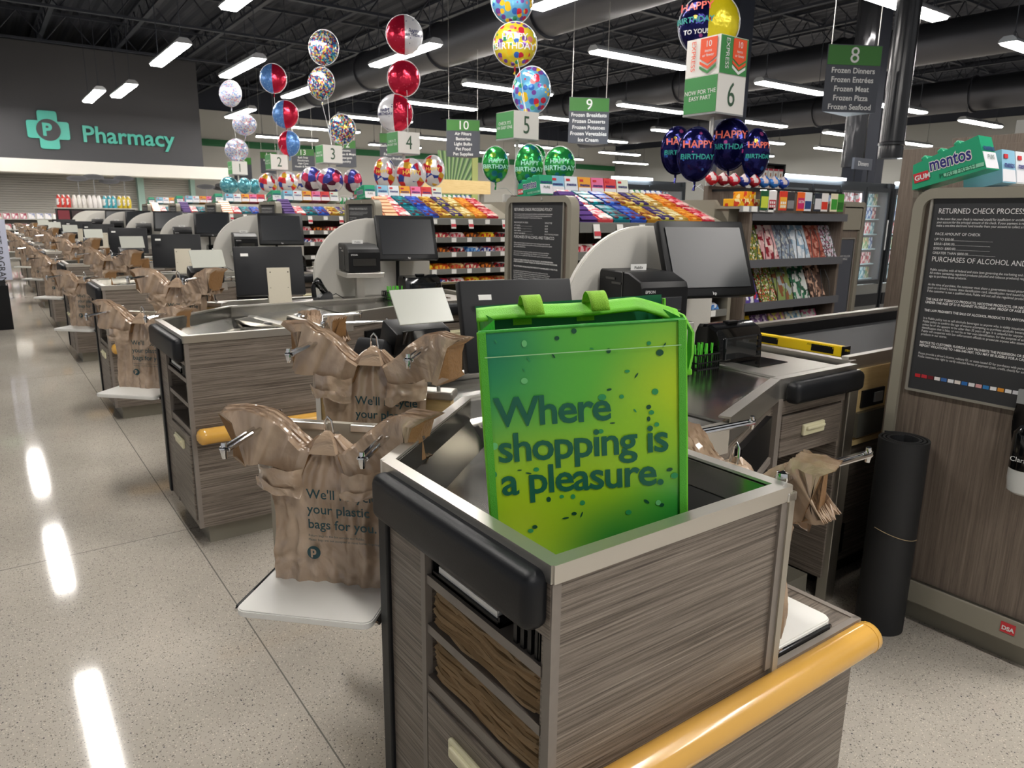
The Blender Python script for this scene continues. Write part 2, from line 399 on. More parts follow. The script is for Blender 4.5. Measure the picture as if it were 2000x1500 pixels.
# girders along x, open-web joists along y
def truss(n, length, h, axis):
    mb = MB(); step = length / n
    mb.box((length/2, 0, h), (length, .12, .06)).box((length/2, 0, 0), (length, .12, .06))
    for i in range(n):
        a, b = i * step, (i + 1) * step; m = (a + b) / 2
        mb.tube([(a, 0, h), (m, 0, 0)], .018, 4, cap=False); mb.tube([(m, 0, 0), (b, 0, h)], .018, 4, cap=False)
    return mb
n_tr = 5
g0 = None
for y in (3.0, 9.6, 13.2, 17.4, 21.6, 26.0, 30.5):
    o = struct('trim_5', truss(40, 48, .75, 0), truss_m) if g0 is None else g0.copy()
    if g0 is None: g0 = o
    else: COL.objects.link(o)
    o.location = (-14, y, 6.15)
j0 = None
for i in range(22):
    x = -12.5 + i * 2.1
    if j0 is None: j0 = o = struct('trim_6', truss(46, 41, .45, 0), truss_m, rot=(0, 0, PI/2))
    else: o = j0.copy(); COL.objects.link(o)
    o.location = (x, -5, 6.5)
# round ducts
def duct(label, p0, p1, r, joints):
    t = thing('air_duct', p0, label, 'duct', 'round air ducts under the roof')
    d = Vector(p1) - Vector(p0); mb = MB().tube([(0, 0, 0), d * .5, d], r, 28)
    mb.build('duct_pipe', duct_m, t, smooth=True)
    for j in range(joints):
        c = d * ((j + .5) / joints)
        u = d.normalized() * .04
        MB().tube([c - u, c + u], r + .05, 28).build('duct_flange', duct_m, t, smooth=True)
        q = MB().tube([c + Vector((0, 0, r)), Vector((c.x, c.y, 6.6 - p0[2]))], .012, 5); q.build('hanger_rod', truss_m, t)
duct('large dark round duct running above the middle lamps', (9.42, -2, 5.35), (9.42, 26, 5.35), .48, 7)
duct('dark round duct behind the aisle 8 sign', (18.45, -2, 5.5), (18.45, 30, 5.5), .45, 6)
duct('far dark round duct along the right side', (26.0, -2, 5.4), (26.0, 30, 5.4), .5, 6)
duct('dark round duct above the pharmacy corner at the far left', (-.95, 12, 5.75), (-.95, 25, 5.75), .62, 4)
# columns
t = thing('air_duct', (10.01, 5.3, 2.3), 'vertical glossy black round duct left of the tall wood panel', 'duct')
MB().lathe([(.15, 0), (.155, .12), (.15, .16), (.165, .17), (.165, .2), (.15, .21), (.15, 4.6)], n=28).build('duct_pipe', mat('column_black', '#232427', .2, bump=(6, .1)), t, smooth=True)
def wrapped():
    mb = MB(); rings = []
    for i in range(60):
        z = 2.35 + i * 4.6 / 59; ring = []
        for k in range(30):
            a = 2*PI*k/30; r = .17 + .02 * noise.noise(Vector((math.cos(a)*4, math.sin(a)*4, z*2.2)))
            ring.append((r*math.cos(a), r*math.sin(a), z))
        rings.append(ring)
    return mb.loft(rings)
t = thing('air_duct', (11.95, 6.95, 0), 'vertical duct wrapped in crinkled black foil above the Dinners sign', 'duct')
wrapped().build('duct_pipe', mat('wrapped_foil_black', '#3a3a3c', .16, .6), t, smooth=True)
struct('trim_10', MB().bx(-.22, .22, -.22, .22, 0, 7), ceil_m, loc=(12.25, 9.78, 0))
struct('trim_11', MB().bx(-.22, .22, -.22, .22, 0, 7), ceil_m, loc=(14.6, 8.35, 0))
struct('trim_12', MB().bx(-.22, .22, -.22, .22, 0, 7), ceil_m, loc=(24.5, 13.5, 0))

# ---------------------------------------------------------------- lamps
def make_lamp():
    t = thing('strip_lamp', (0, 0, 4.5), 'x', 'ceiling lamp', 'hanging strip lamps')
    prof = [(-.15, .0), (-.13, .05), (-.07, .1), (.07, .1), (.13, .05), (.15, .0)]
    h = MB().loft([[(x, -1.3, z) for x, z in prof], [(x, 1.3, z) for x, z in prof]])
    h.build('housing', mat('lamp_housing', '#9fa1a3', .4), t)
    prof = [(-.13, 0), (-.11, -.035), (.11, -.035), (.13, 0)]
    for a, b in ((-1.27, -.02), (.02, 1.27)):
        MB().loft([[(x, a, z) for x, z in prof], [(x, b, z) for x, z in prof]]).build('diffuser', lamp_m, t)
    for y in (-1.05, 1.05):
        MB().tube([(0, y, .1), (0, y, 2.5)], .008, 4).tube([(-.06, y, .1), (0, y, .22), (.06, y, .1)], .008, 4).build('hanger', truss_m, t)
    return t
lamp0 = None
def lamp(x, y, along, label):
    global lamp0
    if lamp0 is None: lamp0 = make_lamp(); o = lamp0; o['label'] = label
    else: o = dup(lamp0, (x, y, 4.5), label)
    o.location = (x, y, 4.5); o.rotation_euler = (0, 0, 0 if along == 'y' else PI/2)
rowname = {6: 'first', 11: 'second', 15.5: 'third', 19: 'fourth', 23: 'fifth', 27.2: 'sixth', 31.5: 'seventh'}
for y in (8.1, 13.65, 19.15, 24.7): lamp(7.14, y, 'y', 'lit strip lamp above the candy racks, %s along its line' % {8.1: 'nearest', 13.65: 'second', 19.15: 'third', 24.7: 'farthest'}[y])
for y in (0.0, 5.5, 11.05, 16.6, 22.2): lamp(3.5, y, 'y', 'lit strip lamp above the counters, %s along its line' % {0.0: 'behind the camera', 5.5: 'nearest overhead', 11.05: 'first in view', 16.6: 'second in view, before the dark header', 22.2: 'last, right of the shortest lamp'}[y])
for i, y in enumerate((-2.4, 3.2, 8.8, 14.2, 19.4, 25.2)): lamp(.45, y, 'y', 'lit strip lamp mirrored in the front aisle floor, %s of its line' % ORD[i])
lamp(5.02, 17.05, 'y', 'lit strip lamp above the pale confetti balloons'); lamp(3.0, 23.8, 'y', 'shortest lit strip lamp left of its neighbour before the dark header')
cols = {11: 'first', 16: 'second', 21: 'third', 26: 'fourth', 31: 'fifth'}
for y in (6, 11, 15.5, 19, 23, 27.2, 31.5):
    for x in (11, 16, 21, 26, 31):
        if y == 6 and x > 21: continue
        lamp(x, y, 'x', 'crosswise strip lamp, %s row from the camera, %s from the large duct' % (rowname[y], cols[x]))
lamp(4.9, -1.5, 'y', 'lit strip lamp behind the camera over the near aisle')

# ---------------------------------------------------------------- pharmacy sign
t = thing('pharmacy_sign', (2.13, 27.5, 3.85), 'teal pharmacy cross and letters on the dark header', 'sign')
def cross():
    b2 = []
    a, c, r = .26, .56, .06
    pts = []
    def arc(cx, cy, a0, a1, rr=r, n=4): return [(cx + rr*math.cos(a0+(a1-a0)*i/n), cy + rr*math.sin(a0+(a1-a0)*i/n)) for i in range(n+1)]
    pts += arc(c-r, a-r, 0, PI/2)                       # right arm
    pts = []
    for q in range(4):
        th = q * PI/2; R = Matrix.Rotation(th, 2)
        seg = arc(c-r, -a+r, -PI/2, 0) + arc(c-r, a-r, 0, PI/2) + [(a, a)]
        pts += [tuple(R @ Vector(p)) for p in seg]
    return pts
M = Matrix.Rotation(PI/2, 4, 'X')
MB().prism_m(cross(), .08, M, .01).build('cross', teal_m, t)
MB().prism_m([(.32*math.cos(2*PI*i/32), .32*math.sin(2*PI*i/32)) for i in range(32)], .1, M).build('disc', wall_d, t)
txt('P', .5, teal_m, t, (-.17, -.11, -.16), bold=.02, ext=.01, name='letter_p')
txt('Pharmacy', .69, teal_m, t, (.88, -.06, -.28), bold=.012, ext=.03)

# consultation ovals
for i, (px, pz) in enumerate(((2.65, 2.4), (3.1, 2.47), (3.55, 2.36), (4.0, 2.47), (6.55, 2.3), (7.2, 2.37), (7.15, 2.28))):
    t = thing('oval_sign', (px, 26.4 + .2 * i, pz), 'small dark oval sign floating over the pharmacy counter, %s from the left' % ORD[i].replace('nearest', 'first'), 'sign', 'oval pharmacy signs')
    pts = [(.3*math.cos(2*PI*k/28), .085*math.sin(2*PI*k/28)) for k in range(28)]
    MB().prism_m(pts, .03, M).build('plate', wall_d, t)
    pts2 = [(.22*math.cos(2*PI*k/28), .045*math.sin(2*PI*k/28)) for k in range(28)]
    MB().prism_m(pts2, .034, M).build('plate_face', grey_board, t)
    MB().tube([(0, -.01, -.08), (0, -.01, -(pz-.0))], .012, 6).build('stem', mat('stem_grey', '#77787a', .4), t)

# palm mural and tan canopy of the far department
def mural():
    m = bpy.data.materials.new('palm_mural'); m.use_nodes = True; nt = m.node_tree; b = nt.nodes['Principled BSDF']; L = nt.links.new
    tc = nt.nodes.new('ShaderNodeTexCoord'); mp = nt.nodes.new('ShaderNodeMapping'); L(tc.outputs['Generated'], mp.inputs[0]); mp.inputs['Location'].default_value = (-.3, 0, -.2)
    g = nt.nodes.new('ShaderNodeTexGradient'); g.gradient_type = 'RADIAL'
    mp.inputs['Rotation'].default_value = (PI/2, 0, 0); L(mp.outputs[0], g.inputs[0])
    w = nt.nodes.new('ShaderNodeMath'); w.operation = 'MULTIPLY'; w.inputs[1].default_value = 46; L(g.outputs['Fac'], w.inputs[0])
    f = nt.nodes.new('ShaderNodeMath'); f.operation = 'FRACT'; L(w.outputs[0], f.inputs[0])
    r = ramp(nt, [(0, '#23402c'), (.45, '#6f9a58'), (.6, '#a7bf86'), (1, '#2b5140')]); L(f.outputs[0], r.inputs[0]); L(r.outputs[0], b.inputs['Base Color'])
    return m
t = thing('palm_mural', (13.7, 22.4, 0), 'large framed print of green palm leaves beyond the aisle 10 sign', 'picture')
MB().bx(-.72, .62, -.02, .03, 1.6, 3.6).build('print', mural(), t)
MB().bx(.62, .86, -.04, .03, 1.2, 3.6).build('frame', mat('lime_trim', '#a8b26a', .5), t)
MB().bx(-.72, .86, .0, .1, 0, 1.6).build('panel_base', wall_g, t)
t = thing('floral_canopy', (10.8, 17.7, 0), 'tan wooden canopy fixture far behind the second candy rack', 'fixture')
MB().bx(-.95, .95, -.3, .3, 2.05, 2.4).build('canopy', maple, t)
for x in (-.85, .85): MB().bx(x-.05, x+.05, -.05, .05, 0, 2.05).build('post', wall_g, t)
t = thing('department_partition', (14.6, 18.5, 0), 'grey and green department partition behind the green balloons', 'partition')
MB().bx(-1.6, 1.6, 0, .1, 0, 2.1).build('panel', wall_g, t); MB().bx(-.9, -.4, -.02, 0, 2.1, 3.3).build('green_banner', green_b, t)
# ================================================================ CHECKOUT COUNTERS
CX, CY = 1.6, 1.4
OFF = (CX, CY, 0)
def make_counter():
    t = thing('checkout_counter', (CX, CY, 0), 'x', 'checkout counter', 'checkout counters in a row')
    B = lambda: MB(OFF)
    low = [(.655, .79), (1.61, .79), (1.61, 1.20), (2.13, 1.43), (2.17, 1.43), (2.17, 1.95), (2.57, 1.95), (2.57, 1.43), (2.62, 1.43), (2.62, 2.1), (1.15, 2.1), (1.09, 1.75), (.65, 1.375)]
    B().prism(low, .1, .54).build('lower_cabinet', lam_h, t)
    up = [(.655, .79), (1.26, .79), (1.26, 1.2), (1.61, 1.2), (2.13, 1.43), (2.17, 1.43), (2.17, 1.95), (2.57, 1.95), (2.57, 1.43), (2.62, 1.43), (2.62, 2.1), (1.15, 2.1), (1.09, 1.75), (.65, 1.375),
          (.65, 1.19), (.97, 1.19), (.97, .815), (.655, .815)]
    B().prism(up, .54, .85).build('upper_cabinet', lam_h, t)
    B().prism([(.70, .84), (1.56, .84), (1.56, 1.25), (2.13, 1.48), (2.56, 1.48), (2.56, 2.05), (1.2, 2.05), (1.06, 1.78), (.70, 1.36)], 0, .1).build('plinth', frame_m, t)
    # front and corner skins that carry the rims
    W = B()
    W.bx(.655, 1.26, .79, .805, .85, .965)
    W.bx(1.245, 1.26, .79, 1.2, .85, .965)
    W.bx(.65, .665, .79, 1.375, .85, .965)
    W.prism([(.65, 1.375), (1.09, 1.75), (1.10, 1.738), (.662, 1.364)], .85, .965)
    W.build('tub_side', lam_h, t)
    # light edge bands
    B().bx(.651, .669, .786, .806, .1, .947).build('edge_band', lam_edge, t); B().bx(1.235, 1.2635, .784, .8, .57, .947).build('edge_band', lam_edge, t)
    E_ = B(); E_.bx(1.262, 1.615, .784, .8, .535, .565); E_.bx(1.6, 1.616, .79, 1.2, .535, .565); E_.build('edge_band', lam_edge, t)
    B().bx(.648, .664, 1.187, 1.205, .1, .86).build('edge_band', lam_edge, t)
    for z in (.54, .66, .77): B().bx(.652, .96, .812, 1.188, z, z + .02).build('end_shelf', lam_edge, t)
    B().bx(1.262, 1.605, .8, 1.2, .54, .562).build('side_shelf', lam_top, t)
    B().bx(.64, .668, 1.345, 1.385, .1, .86, .004).build('corner_guard', rubber, t)
    # steel tub
    fl = B(); po = [(.668, .806), (1.244, .806), (1.244, 1.19), (1.30, 1.215), (1.20, 1.738), (1.095, 1.735), (.668, 1.366)]
    pi_ = [(.72, .845), (1.2, .845), (1.2, 1.2), (1.17, 1.3), (1.12, 1.6), (1.08, 1.62), (.72, 1.31)]
    fl.loft([[(x, y, .852) for x, y in po], [(x, y, .925) for x, y in po], [(x, y, .868) for x, y in pi_]]); fl.build('tub_floor', steel_dark, t)
    B().prism([(1.262, 1.2), (1.61, 1.2), (2.13, 1.43), (2.62, 1.43), (2.62, 2.1), (1.15, 2.1), (1.1, 1.76), (1.24, 1.74)], .85, .888).build('counter_apron', lam_h, t)
    rim = B(); r = .0
    def wall(p, q, th=.012, z0=.915, z1=.972):
        d = Vector((q[0]-p[0], q[1]-p[1])); n = Vector((-d.y, d.x)).normalized() * th
        rim.prism([p, q, (q[0]+n.x, q[1]+n.y), (p[0]+n.x, p[1]+n.y)], z0, z1)
    wall((.668, .806), (1.244, .806)); wall((1.244, .806), (1.244, 1.19)); wall((.668, .806), (.668, 1.37), -.012); wall((.665, 1.366), (1.095, 1.735), -.012); wall((1.095, 1.735), (2.0, 1.775), -.012)
    rim.build('tub_lining', steel_dark, t)
    cap = B()
    def lip(p, q, wd=.026, z0=.948, z1=.98, dz=0):
        z1 -= dz
        d = Vector((q[0]-p[0], q[1]-p[1], 0)); n = Vector((-d.y, d.x, 0)).normalized() * wd
        a, b = Vector((*p, 0)), Vector((*q, 0))
        u_ = d.normalized() * wd * .0; cap.prism([a.xy, b.xy, (b+n).xy, (a+n).xy], z1 - .006 - dz, z1); n2 = n.normalized() * .004
        cap.prism([(a-n2).xy, (b-n2).xy, a.xy, b.xy] if 0 else [(a-n2).xy, (b-n2).xy, b.xy, a.xy], z0, z1)
    lip((.651, .786), (1.264, .786)); lip((1.264, .8121), (1.264, 1.2)); lip((.651, 1.37), (.651, .8121)); lip((1.095, 1.757), (.651, 1.378), dz=.0006); lip((2.15, 1.80), (1.095, 1.757), dz=.0012)
    cap.bx(.647, .651, .7861, .8121, .948, .98).bx(1.264, 1.268, .7861, .8121, .948, .98)
    cap.build('steel_rim', steel, t)
    # counter top past the tub, rising in a shallow slope
    top = B()
    top.loft([[(1.262, 1.2, .888), (1.262, 1.2, .908), (1.09, 1.76, .908), (1.09, 1.76, .888)], [(1.61, 1.215, .888), (1.61, 1.215, .95), (1.55, 1.79, .95), (1.55, 1.79, .888)]])
    top.prism([(1.6, 1.205), (2.14, 1.42), (2.6, 1.42), (2.64, 2.12), (1.53, 2.12), (1.55, 1.79)], .888, .955)
    top.bx(1.12, 1.6, 1.77, 2.12, .888, .93)
    top.build('counter_top', steel_dark, t)
    c2 = B(); cap = c2
    lip((1.6, 1.20), (2.14, 1.415), .03, .895, .972); lip((2.14, 1.415), (2.62, 1.415), .03, .895, .972); lip((2.62, 2.13), (1.13, 2.13), .03, .9, .965); lip((1.262, 1.2), (1.6, 1.2), .02, .87, .955)
    c2.build('counter_edge_trim', steel, t)
    # scanner plate with its window
    B().bx(2.2, 2.58, 1.47, 1.85, .955, .963, .002).build('scanner_plate', steel, t)
    B().bx(2.28, 2.46, 1.6, 1.72, .962, .966).build('scanner_window', blackg, t)
    # bumpers
    B().box((.634, 1.075, .915), (.052, .56, .102), None, .022, 4).build('bumper', rubber, t, smooth=True)
    B().box((2.39, 1.392, .92), (.43, .06, .075), None, .022, 4).build('bumper', rubber, t, smooth=True)
    # rub rail
    rail = B(); rail.tube([(.70, .757, .535), (1.585, .757, .535)], .036, 20)
    for x, s in ((.70, -1), (1.585, 1)):
        rail.tube([(x, .757, .535), (x + s*.018, .757, .535), (x + s*.03, .757, .535), (x + s*.037, .757, .535)], [.037, .036, .026, .01], 20)
    rail.build('rub_rail', tan_tube, t, smooth=True)
    # drawer door of the end face
    d = B().bx(.645, .655, .82, 1.18, .13, .525, .003).build('door', lam_h, t)
    B().box((.64, 1.0, .465), (.012, .16, .045), None, .005).box((.632, 1.0, .475), (.012, .13, .012), None, .004).build('handle', cream, d)
    # cashier-side drawer
    d = B().bx(2.185, 2.56, 1.418, 1.44, .68, .83, .003).bx(2.19, 2.555, 1.44, 1.9, .69, .82).build('drawer', lam_h, t)
    B().box((2.37, 1.412, .765), (.13, .014, .042), None, .005).box((2.37, 1.402, .772), (.11, .012, .012), None, .004).build('handle', cream, d)
    B().bx(2.17, 2.57, 1.418, 1.9, .84, .888).build('drawer_rail', lam_h, t)
    B().bx(2.58, 2.64, 1.405, 1.45, .0, .95, .003).build('steel_post', steel, t)
    B().bx(2.14, 2.165, 1.41, 1.44, .1, .9).build('side_band', lam_edge, t)
    # angled tray bay between tub and drawer
    th = math.atan2(.23, .52); ct, st = math.cos(th), math.sin(th)
    bay = B()
    for z0, z1 in ((.72, .86), (.5, .68)):
        bay.box((1.87 + .0*ct, 1.315 - .005, (z0+z1)/2), (.42, .03, z1-z0), th)
    bay.build('tray', blackp, t)
    B().box((1.87, 1.308, .70), (.46, .035, .022), th).box((1.87, 1.308, .47), (.46, .035, .022), th).build('tray_rail', lam_edge, t)
    # curved privacy screen
    pts = [(1.72, .955)]
    for i in range(15):
        a = PI - (PI/2) * i / 14; pts.append((2.12 + .40 * math.cos(a), 1.10 + .365 * math.sin(a)))
    for i in range(6):
        a = PI/2 - (PI/2) * i / 5; pts.append((2.52 + .05 * math.cos(a), 1.415 + .05 * math.sin(a)))
    pts.append((2.57, .955))
    B().prism_m(pts, .022, Matrix.Translation((0, 2.09, 0)) @ M, .004).build('privacy_screen', solid_w, t)
    # belt section
    b = B()
    b.bx(2.66, 5.4, 1.47, 1.5, .93, .985); b.bx(2.66, 5.4, 2.06, 2.10, .93, 1.02); b.bx(2.64, 2.68, 1.45, 2.1, .93, .975); b.bx(5.38, 5.4, 1.47, 2.1, .9, .99)
    b.build('belt_rail', steel, t)
    B().bx(2.66, 5.4, 2.04, 2.06, .95, 1.005).build('belt_guard', blackp, t)
    B().bx(2.69, 5.36, 1.51, 2.035, .93, .958).build('conveyor_belt', belt_m, t)
    B().bx(2.66, 5.4, 1.475, 2.10, .1, .93).build('belt_cabinet', lam_h, t)
    B().bx(2.68, 3.3, 1.46, 1.476, .64, .93).bx(2.68, 3.3, 1.452, 1.476, .62, .642).build('maple_panel', maple, t)
    B().bx(2.7, 5.3, 1.53, 2.04, 0, .1).build('belt_plinth', black_m, t)
    B().bx(2.62, 5.4, 2.095, 2.115, .55, .62, .004).build('customer_rail', rubber, t)
    B().bx(2.765, 2.93, 1.452, 1.462, .77, .84).build('switch_plate', darkp, t)
    B().bx(2.85, 2.91, 1.446, 1.456, .785, .825).build('switch', greyp, t)
    B().bx(2.73, 2.98, 1.44, 1.462, .655, .755).build('leaflet_pocket', mat('smoke_plastic', '#55554f', .25), t)
    B().bx(2.7, 2.78, 1.468, 1.478, .14, .27).build('data_plate', blackp, t)
    B().bx(2.66, 2.7, 1.455, 1.478, .1, .93).build('steel_corner', steel, t)
    return t
def cname(k): return 'grey wood-look counter with steel tub and black bumper, %s' % lane(k)
counter = make_counter(); counter['label'] = cname(0)
for k in range(1, NL): dup(counter, (CX, CY + SP*k, 0), cname(k))

# ---------------------------------------------------------------- bag racks
def make_rack(label, wood=False, L=.25):
    """origin on the floor under the middle of the arm roots; arms reach along -y; arm height at z=0 of the 'h' argument"""
    t = thing('bag_rack', (0, 0, 0), label, 'bag rack', 'bag racks on the counters'); h = 1.0
    for s in (-1, 1):
        a = MB(); x = s * .16
        # a long narrow wire loop
        for dx in (-.008, .008): a.tube([(x+dx, .01, h), (x+dx, -L, h - .01)], .0055, 8)
        a.tube([(x-.007, -L, h-.01), (x-.004, -L-.008, h-.006), (x+.004, -L-.008, h-.006), (x+.007, -L, h-.01)], .0045, 8)
        a.tube([(x, -L-.002, h-.03), (x, -L-.004, h-.012), (x, -L-.002, h+.006)], [.006, .0085, .006], 10)
        a.build('arm', chrome, t, smooth=True)
        k = MB().lathe([(.001, h-.012), (.013, h-.01), (.016, h), (.013, h+.012), (.001, h+.016)], (x, .0, 0), 12)
        k.tube([(x, .0, h - .1), (x, 0, h)], .005, 8); k.build('knob', chrome, t, smooth=True)
    MB().tube([(-.012, -.05, h-.045), (-.008, -.056, h+.012), (0, -.058, h+.022), (.008, -.056, h+.012), (.012, -.05, h-.045)], .003, 8).tube([(0, -.05, h-.035), (0, .0, h-.035)], .004, 6).build('hook', chrome, t, smooth=True)
    if wood:
        MB().bx(-.21, .2, .02, .06, .1, .83).build('back_panel', maple, t)
        MB().bx(-.22, .21, .01, .075, .82, .845, .006).bx(-.215, -.2, .015, .065, .1, .83).build('panel_cap', steel, t)
        MB().tube([(-.16, .04, .84), (-.16, .0, h)], .006, 6).tube([(.16, .04, .84), (.16, 0, h)], .006, 6).build('post', chrome, t)
    else:
        MB().bx(-.2, .19, .012, .03, .56, .985).build('back_panel', mat('warm_grey_metal', '#a8a294', .4, .3), t)
        MB().bx(-.2, -.03, .005, .035, .965, .985, .003).bx(.03, .19, .005, .035, .965, .985, .003).build('top_rail', steel, t)
        MB().bx(.12, .16, .03, .2, .6, .75).build('wall_bracket', steel, t)
    p = MB(); zb = h - .41
    p.prism([(x_, y_ - .135) for x_, y_ in rrect(.335, .24, .025)], zb - .010, zb + .008, .003).build('platform', white_b, t, smooth=True, angle=50)
    q = MB()
    for s in (-1, 1): q.tube([(s*.173, .01, zb + .012), (s*.173, -.03, zb), (s*.173, -.235, zb-.004)], .005, 6)
    q.build('platform_bracket', chrome, t)
    for s in (-1, 1): MB().box((s*.1745, -.125, zb - .004), (.008, .2, .012)).build('bracket_bar', blackp, t)
    return t
# ---------------------------------------------------------------- bundles of film bags
def crease(x, z, so):
    # sharp-ridged crumple, metres
    t = 0
    for f, a in ((11, .0042), (23, .0024), (47, .0012)):
        t += a * (1 - 3.2 * abs(noise.noise(Vector((x*f + so, z*f*.8 + 2*noise.noise(Vector((x*6, z*6, so))), so*.7 + f)))))
    return t
def make_bundle(label, seed, lean=0):
    t = thing('plastic_bag_bundle', (0, 0, 0), label, 'plastic bags', 'tan plastic bag bundles'); h = 1.0
    rnd = random.Random(seed)
    so = rnd.random() * 50
    # body: tab at the top, shoulders, straight sides
    def hw(v):   # half width, v = 0 top .. 1 bottom
        if v < .07: return .025 + v/.07 * .03
        if v < .22: return .055 + (v-.07)/.15 * .085
        return .140 + .006 * math.sin(v*9)
    rings = []; NV = 84; NU = 64
    for j in range(NV + 1):
        v = j / NV; z = h - .025 - .383 * v; w_ = hw(v); ring = []
        th = .012 + .022 * min(1, v*3)
        for i in range(NU + 1):
            u = -1 + 2*i/NU
            fold = .007 * math.sin(u*7 + so + 1.6*math.sin(v*3)) * (1 - .4*v) + .012 * (noise.noise(Vector((u*2.4+so, v*3.2, so)))) + .004 * noise.noise(Vector((u*9+so, v*10, 3)))
            fold += .006*math.exp(-v*3.5)*math.sin(u*13 + so) + .004*math.sin(u*21 + v*4 + so)*(v > .1)
            fold -= crease(u*w_, z, so)
            ring.append((u*w_, -.055 - th + fold*min(1, v*4+.2), z + .004*noise.noise(Vector((u*3, so, 1)))))
        for i in range(7):
            q = (i + 1) / 8; zz = .007 if i % 2 else -.004
            ring.append((w_ + zz * min(1, v*3) + .004*noise.noise(Vector((v*8, i, so))), -.055 - th + 2*th*q, z))
        for i in range(NU + 1):
            u = 1 - 2*i/NU; ring.append((u*w_, -.055 + th, z))
        for i in range(7):
            q = (i + 1) / 8; zz = .007 if i % 2 else -.004
            ring.append((-w_ - zz * min(1, v*3) - .004*noise.noise(Vector((v*8, i, so+9))), -.055 + th - 2*th*q, z))
        rings.append(ring)
    MB().loft(rings).build('bag_body', film_m, t, smooth=True, angle=80)
    # handles: thick pleated bands from the shoulders up over the arms
    for s in (-1, 1):
        tipx = .222 - lean + rnd.uniform(-.008, .014); tz = rnd.uniform(-.01, .02)
        path = [(.045, -.088, .045), (.072, -.078, .055), (.105, -.062, .072), (.135, -.045, .092), (.160, -.034, .108), (.185, -.031, .106), (tipx-.022, -.030+tz, .10), (tipx, -.036+tz, .10)]
        rings = []; NL_ = 16
        for i, (px, pz, hh) in enumerate(path):
            a = path[max(i-1, 0)]; b = path[min(i+1, len(path)-1)]; dx, dz = b[0]-a[0], b[1]-a[1]; l = math.hypot(dx, dz); nx, nz = -dz/l, dx/l
            y0, y1 = -.088 - .012*rnd.random() - .006*min(1, i/4), -.018
            end = i >= len(path) - 2
            ring = []
            hh2 = hh * (.9 if i == 4 else 1)
            for k in range(NL_ + 1):
                q = k / NL_; zz = (.013 if k % 2 else -.009) * (1 if end else (.75 if i >= 4 else .3))
                off = hh2 * (.55 + (.3 if i < 4 else .05)) * 0 + hh2*.5 + zz
                ring.append((s*(px + .03*q*max(0, i-4)/3 + nx*off + (zz*1.2 if i == len(path)-1 else 0)), y0 + (y1-y0)*q + .003*noise.noise(Vector((i*1.3, k*.7, so+s))), h + pz + nz*off))
            for k in range(NL_ + 1):
                q = 1 - k / NL_; zz = (.013 if k % 2 else -.009) * (1 if end else (.75 if i >= 4 else .3))
                off = -hh2*.5*1.25 + zz
                ring.append((s*(px + .03*q*max(0, i-4)/3 + nx*off + (zz*1.2 if i == len(path)-1 else 0)), y0 + (y1-y0)*q + .003*noise.noise(Vector((i*1.3, k*.7, so+s+4))), h + pz + nz*off))
            rings.append(ring)
        # subdivide between rings with crumple
        fine = []
        for r0, r1 in zip(rings[:-1], rings[1:]):
            for m_ in range(7):
                f = m_/7; line = []
                for qi, (pa, pb) in enumerate(zip(r0, r1)):
                    p_ = [a + (b-a)*f for a, b in zip(pa, pb)]
                    c1 = crease(p_[0]*1.2 + qi*.02, p_[2] + qi*.015, so + s)
                    line.append((p_[0] + .4*c1, p_[1] - c1*1.3, p_[2] + c1*.5))
                fine.append(line)
        fine.append(rings[-1])
        mb = MB(); mb.loft(fine, cap=False); mb.mi = 1
        mb.loft([rings[-1], [(p[0] + s*.001, p[1], p[2]) for p in rings[-1]]]); mb.loft([[(p[0], p[1], p[2]) for p in rings[0]], [(p[0]-s*.001, p[1], p[2]) for p in rings[0]]])
        mb.build('bag_handle', [film_m, film_edge], t, smooth=True, angle=50)
        # the curling flap under the shoulder
        def flap(u, v, s=s):
            a = u * 1.0
            x = .05 + .115*u; z = -.10 - .045*math.sin(v*PI*.9) - .02*u*(1-v) + .03*u
            y = -.10 - .03*math.sin(u*PI) * (1-v*.4) - .018*v + .006*noise.noise(Vector((u*4+so, v*4, s)))
            return (s*x, y, h + z - .035*v + .012*noise.noise(Vector((u*3, v*2+so, s))))
        MB().grid(lambda u, v: (lambda p: (p[0], p[1] - 1.6*crease(p[0], p[2], so+7), p[2]))(flap(u, v)), 30, 24).build('bag_flap', film_m, t, smooth=True)
    yf = -.107
    def L(s_, sz, z, x=-.042, m=ink, b=.003): return txt(s_, sz, m, t, (x, yf, h + z), FRONT, bold=b*sz*4)
    L("We'll recycle", .034, -.172); L("your plastic", .034, -.211); L("bags for you.", .034, -.250)
    L("Return bags to the bin outside our Publix.", .0085, -.272, b=0); L("Plastic bags are not accepted in most home recycling.",   .0085, -.283, b=0)
    MB().prism_m([(.017*math.cos(2*PI*i/24), .017*math.sin(2*PI*i/24)) for i in range(24)], .002, Matrix.Translation((-.03, yf+.001, h-.315)) @ M).build('printed_emblem', ink, t)
    txt('p', .03, film_m, t, (-.03, yf-.003, h-.319), FRONT, 'CENTER', bold=.0012)
    # little folded tab over the hook
    MB().loft([[(-.034, -.10, h-.062), (.034, -.10, h-.062), (.034, -.06, h-.062), (-.034, -.06, h-.062)], [(-.022, -.085, h-.03), (.022, -.085, h-.03), (.022, -.058, h-.03), (-.022, -.058, h-.03)], [(-.006, -.07, h-.012), (.006, -.07, h-.012), (.006, -.06, h-.012), (-.006, -.06, h-.012)]]).build('bag_tab', film_m, t, smooth=True)
    return t
R1 = (.675, 1.68); R2 = (.905, 1.90)
rack1 = make_rack('x'); rack2 = make_rack('x', wood=True)
bund = [make_bundle('x', s) for s in (3, 11)] + [make_bundle('x', 23, .035)]
rack3 = make_rack('x', L=.33)
used = set()
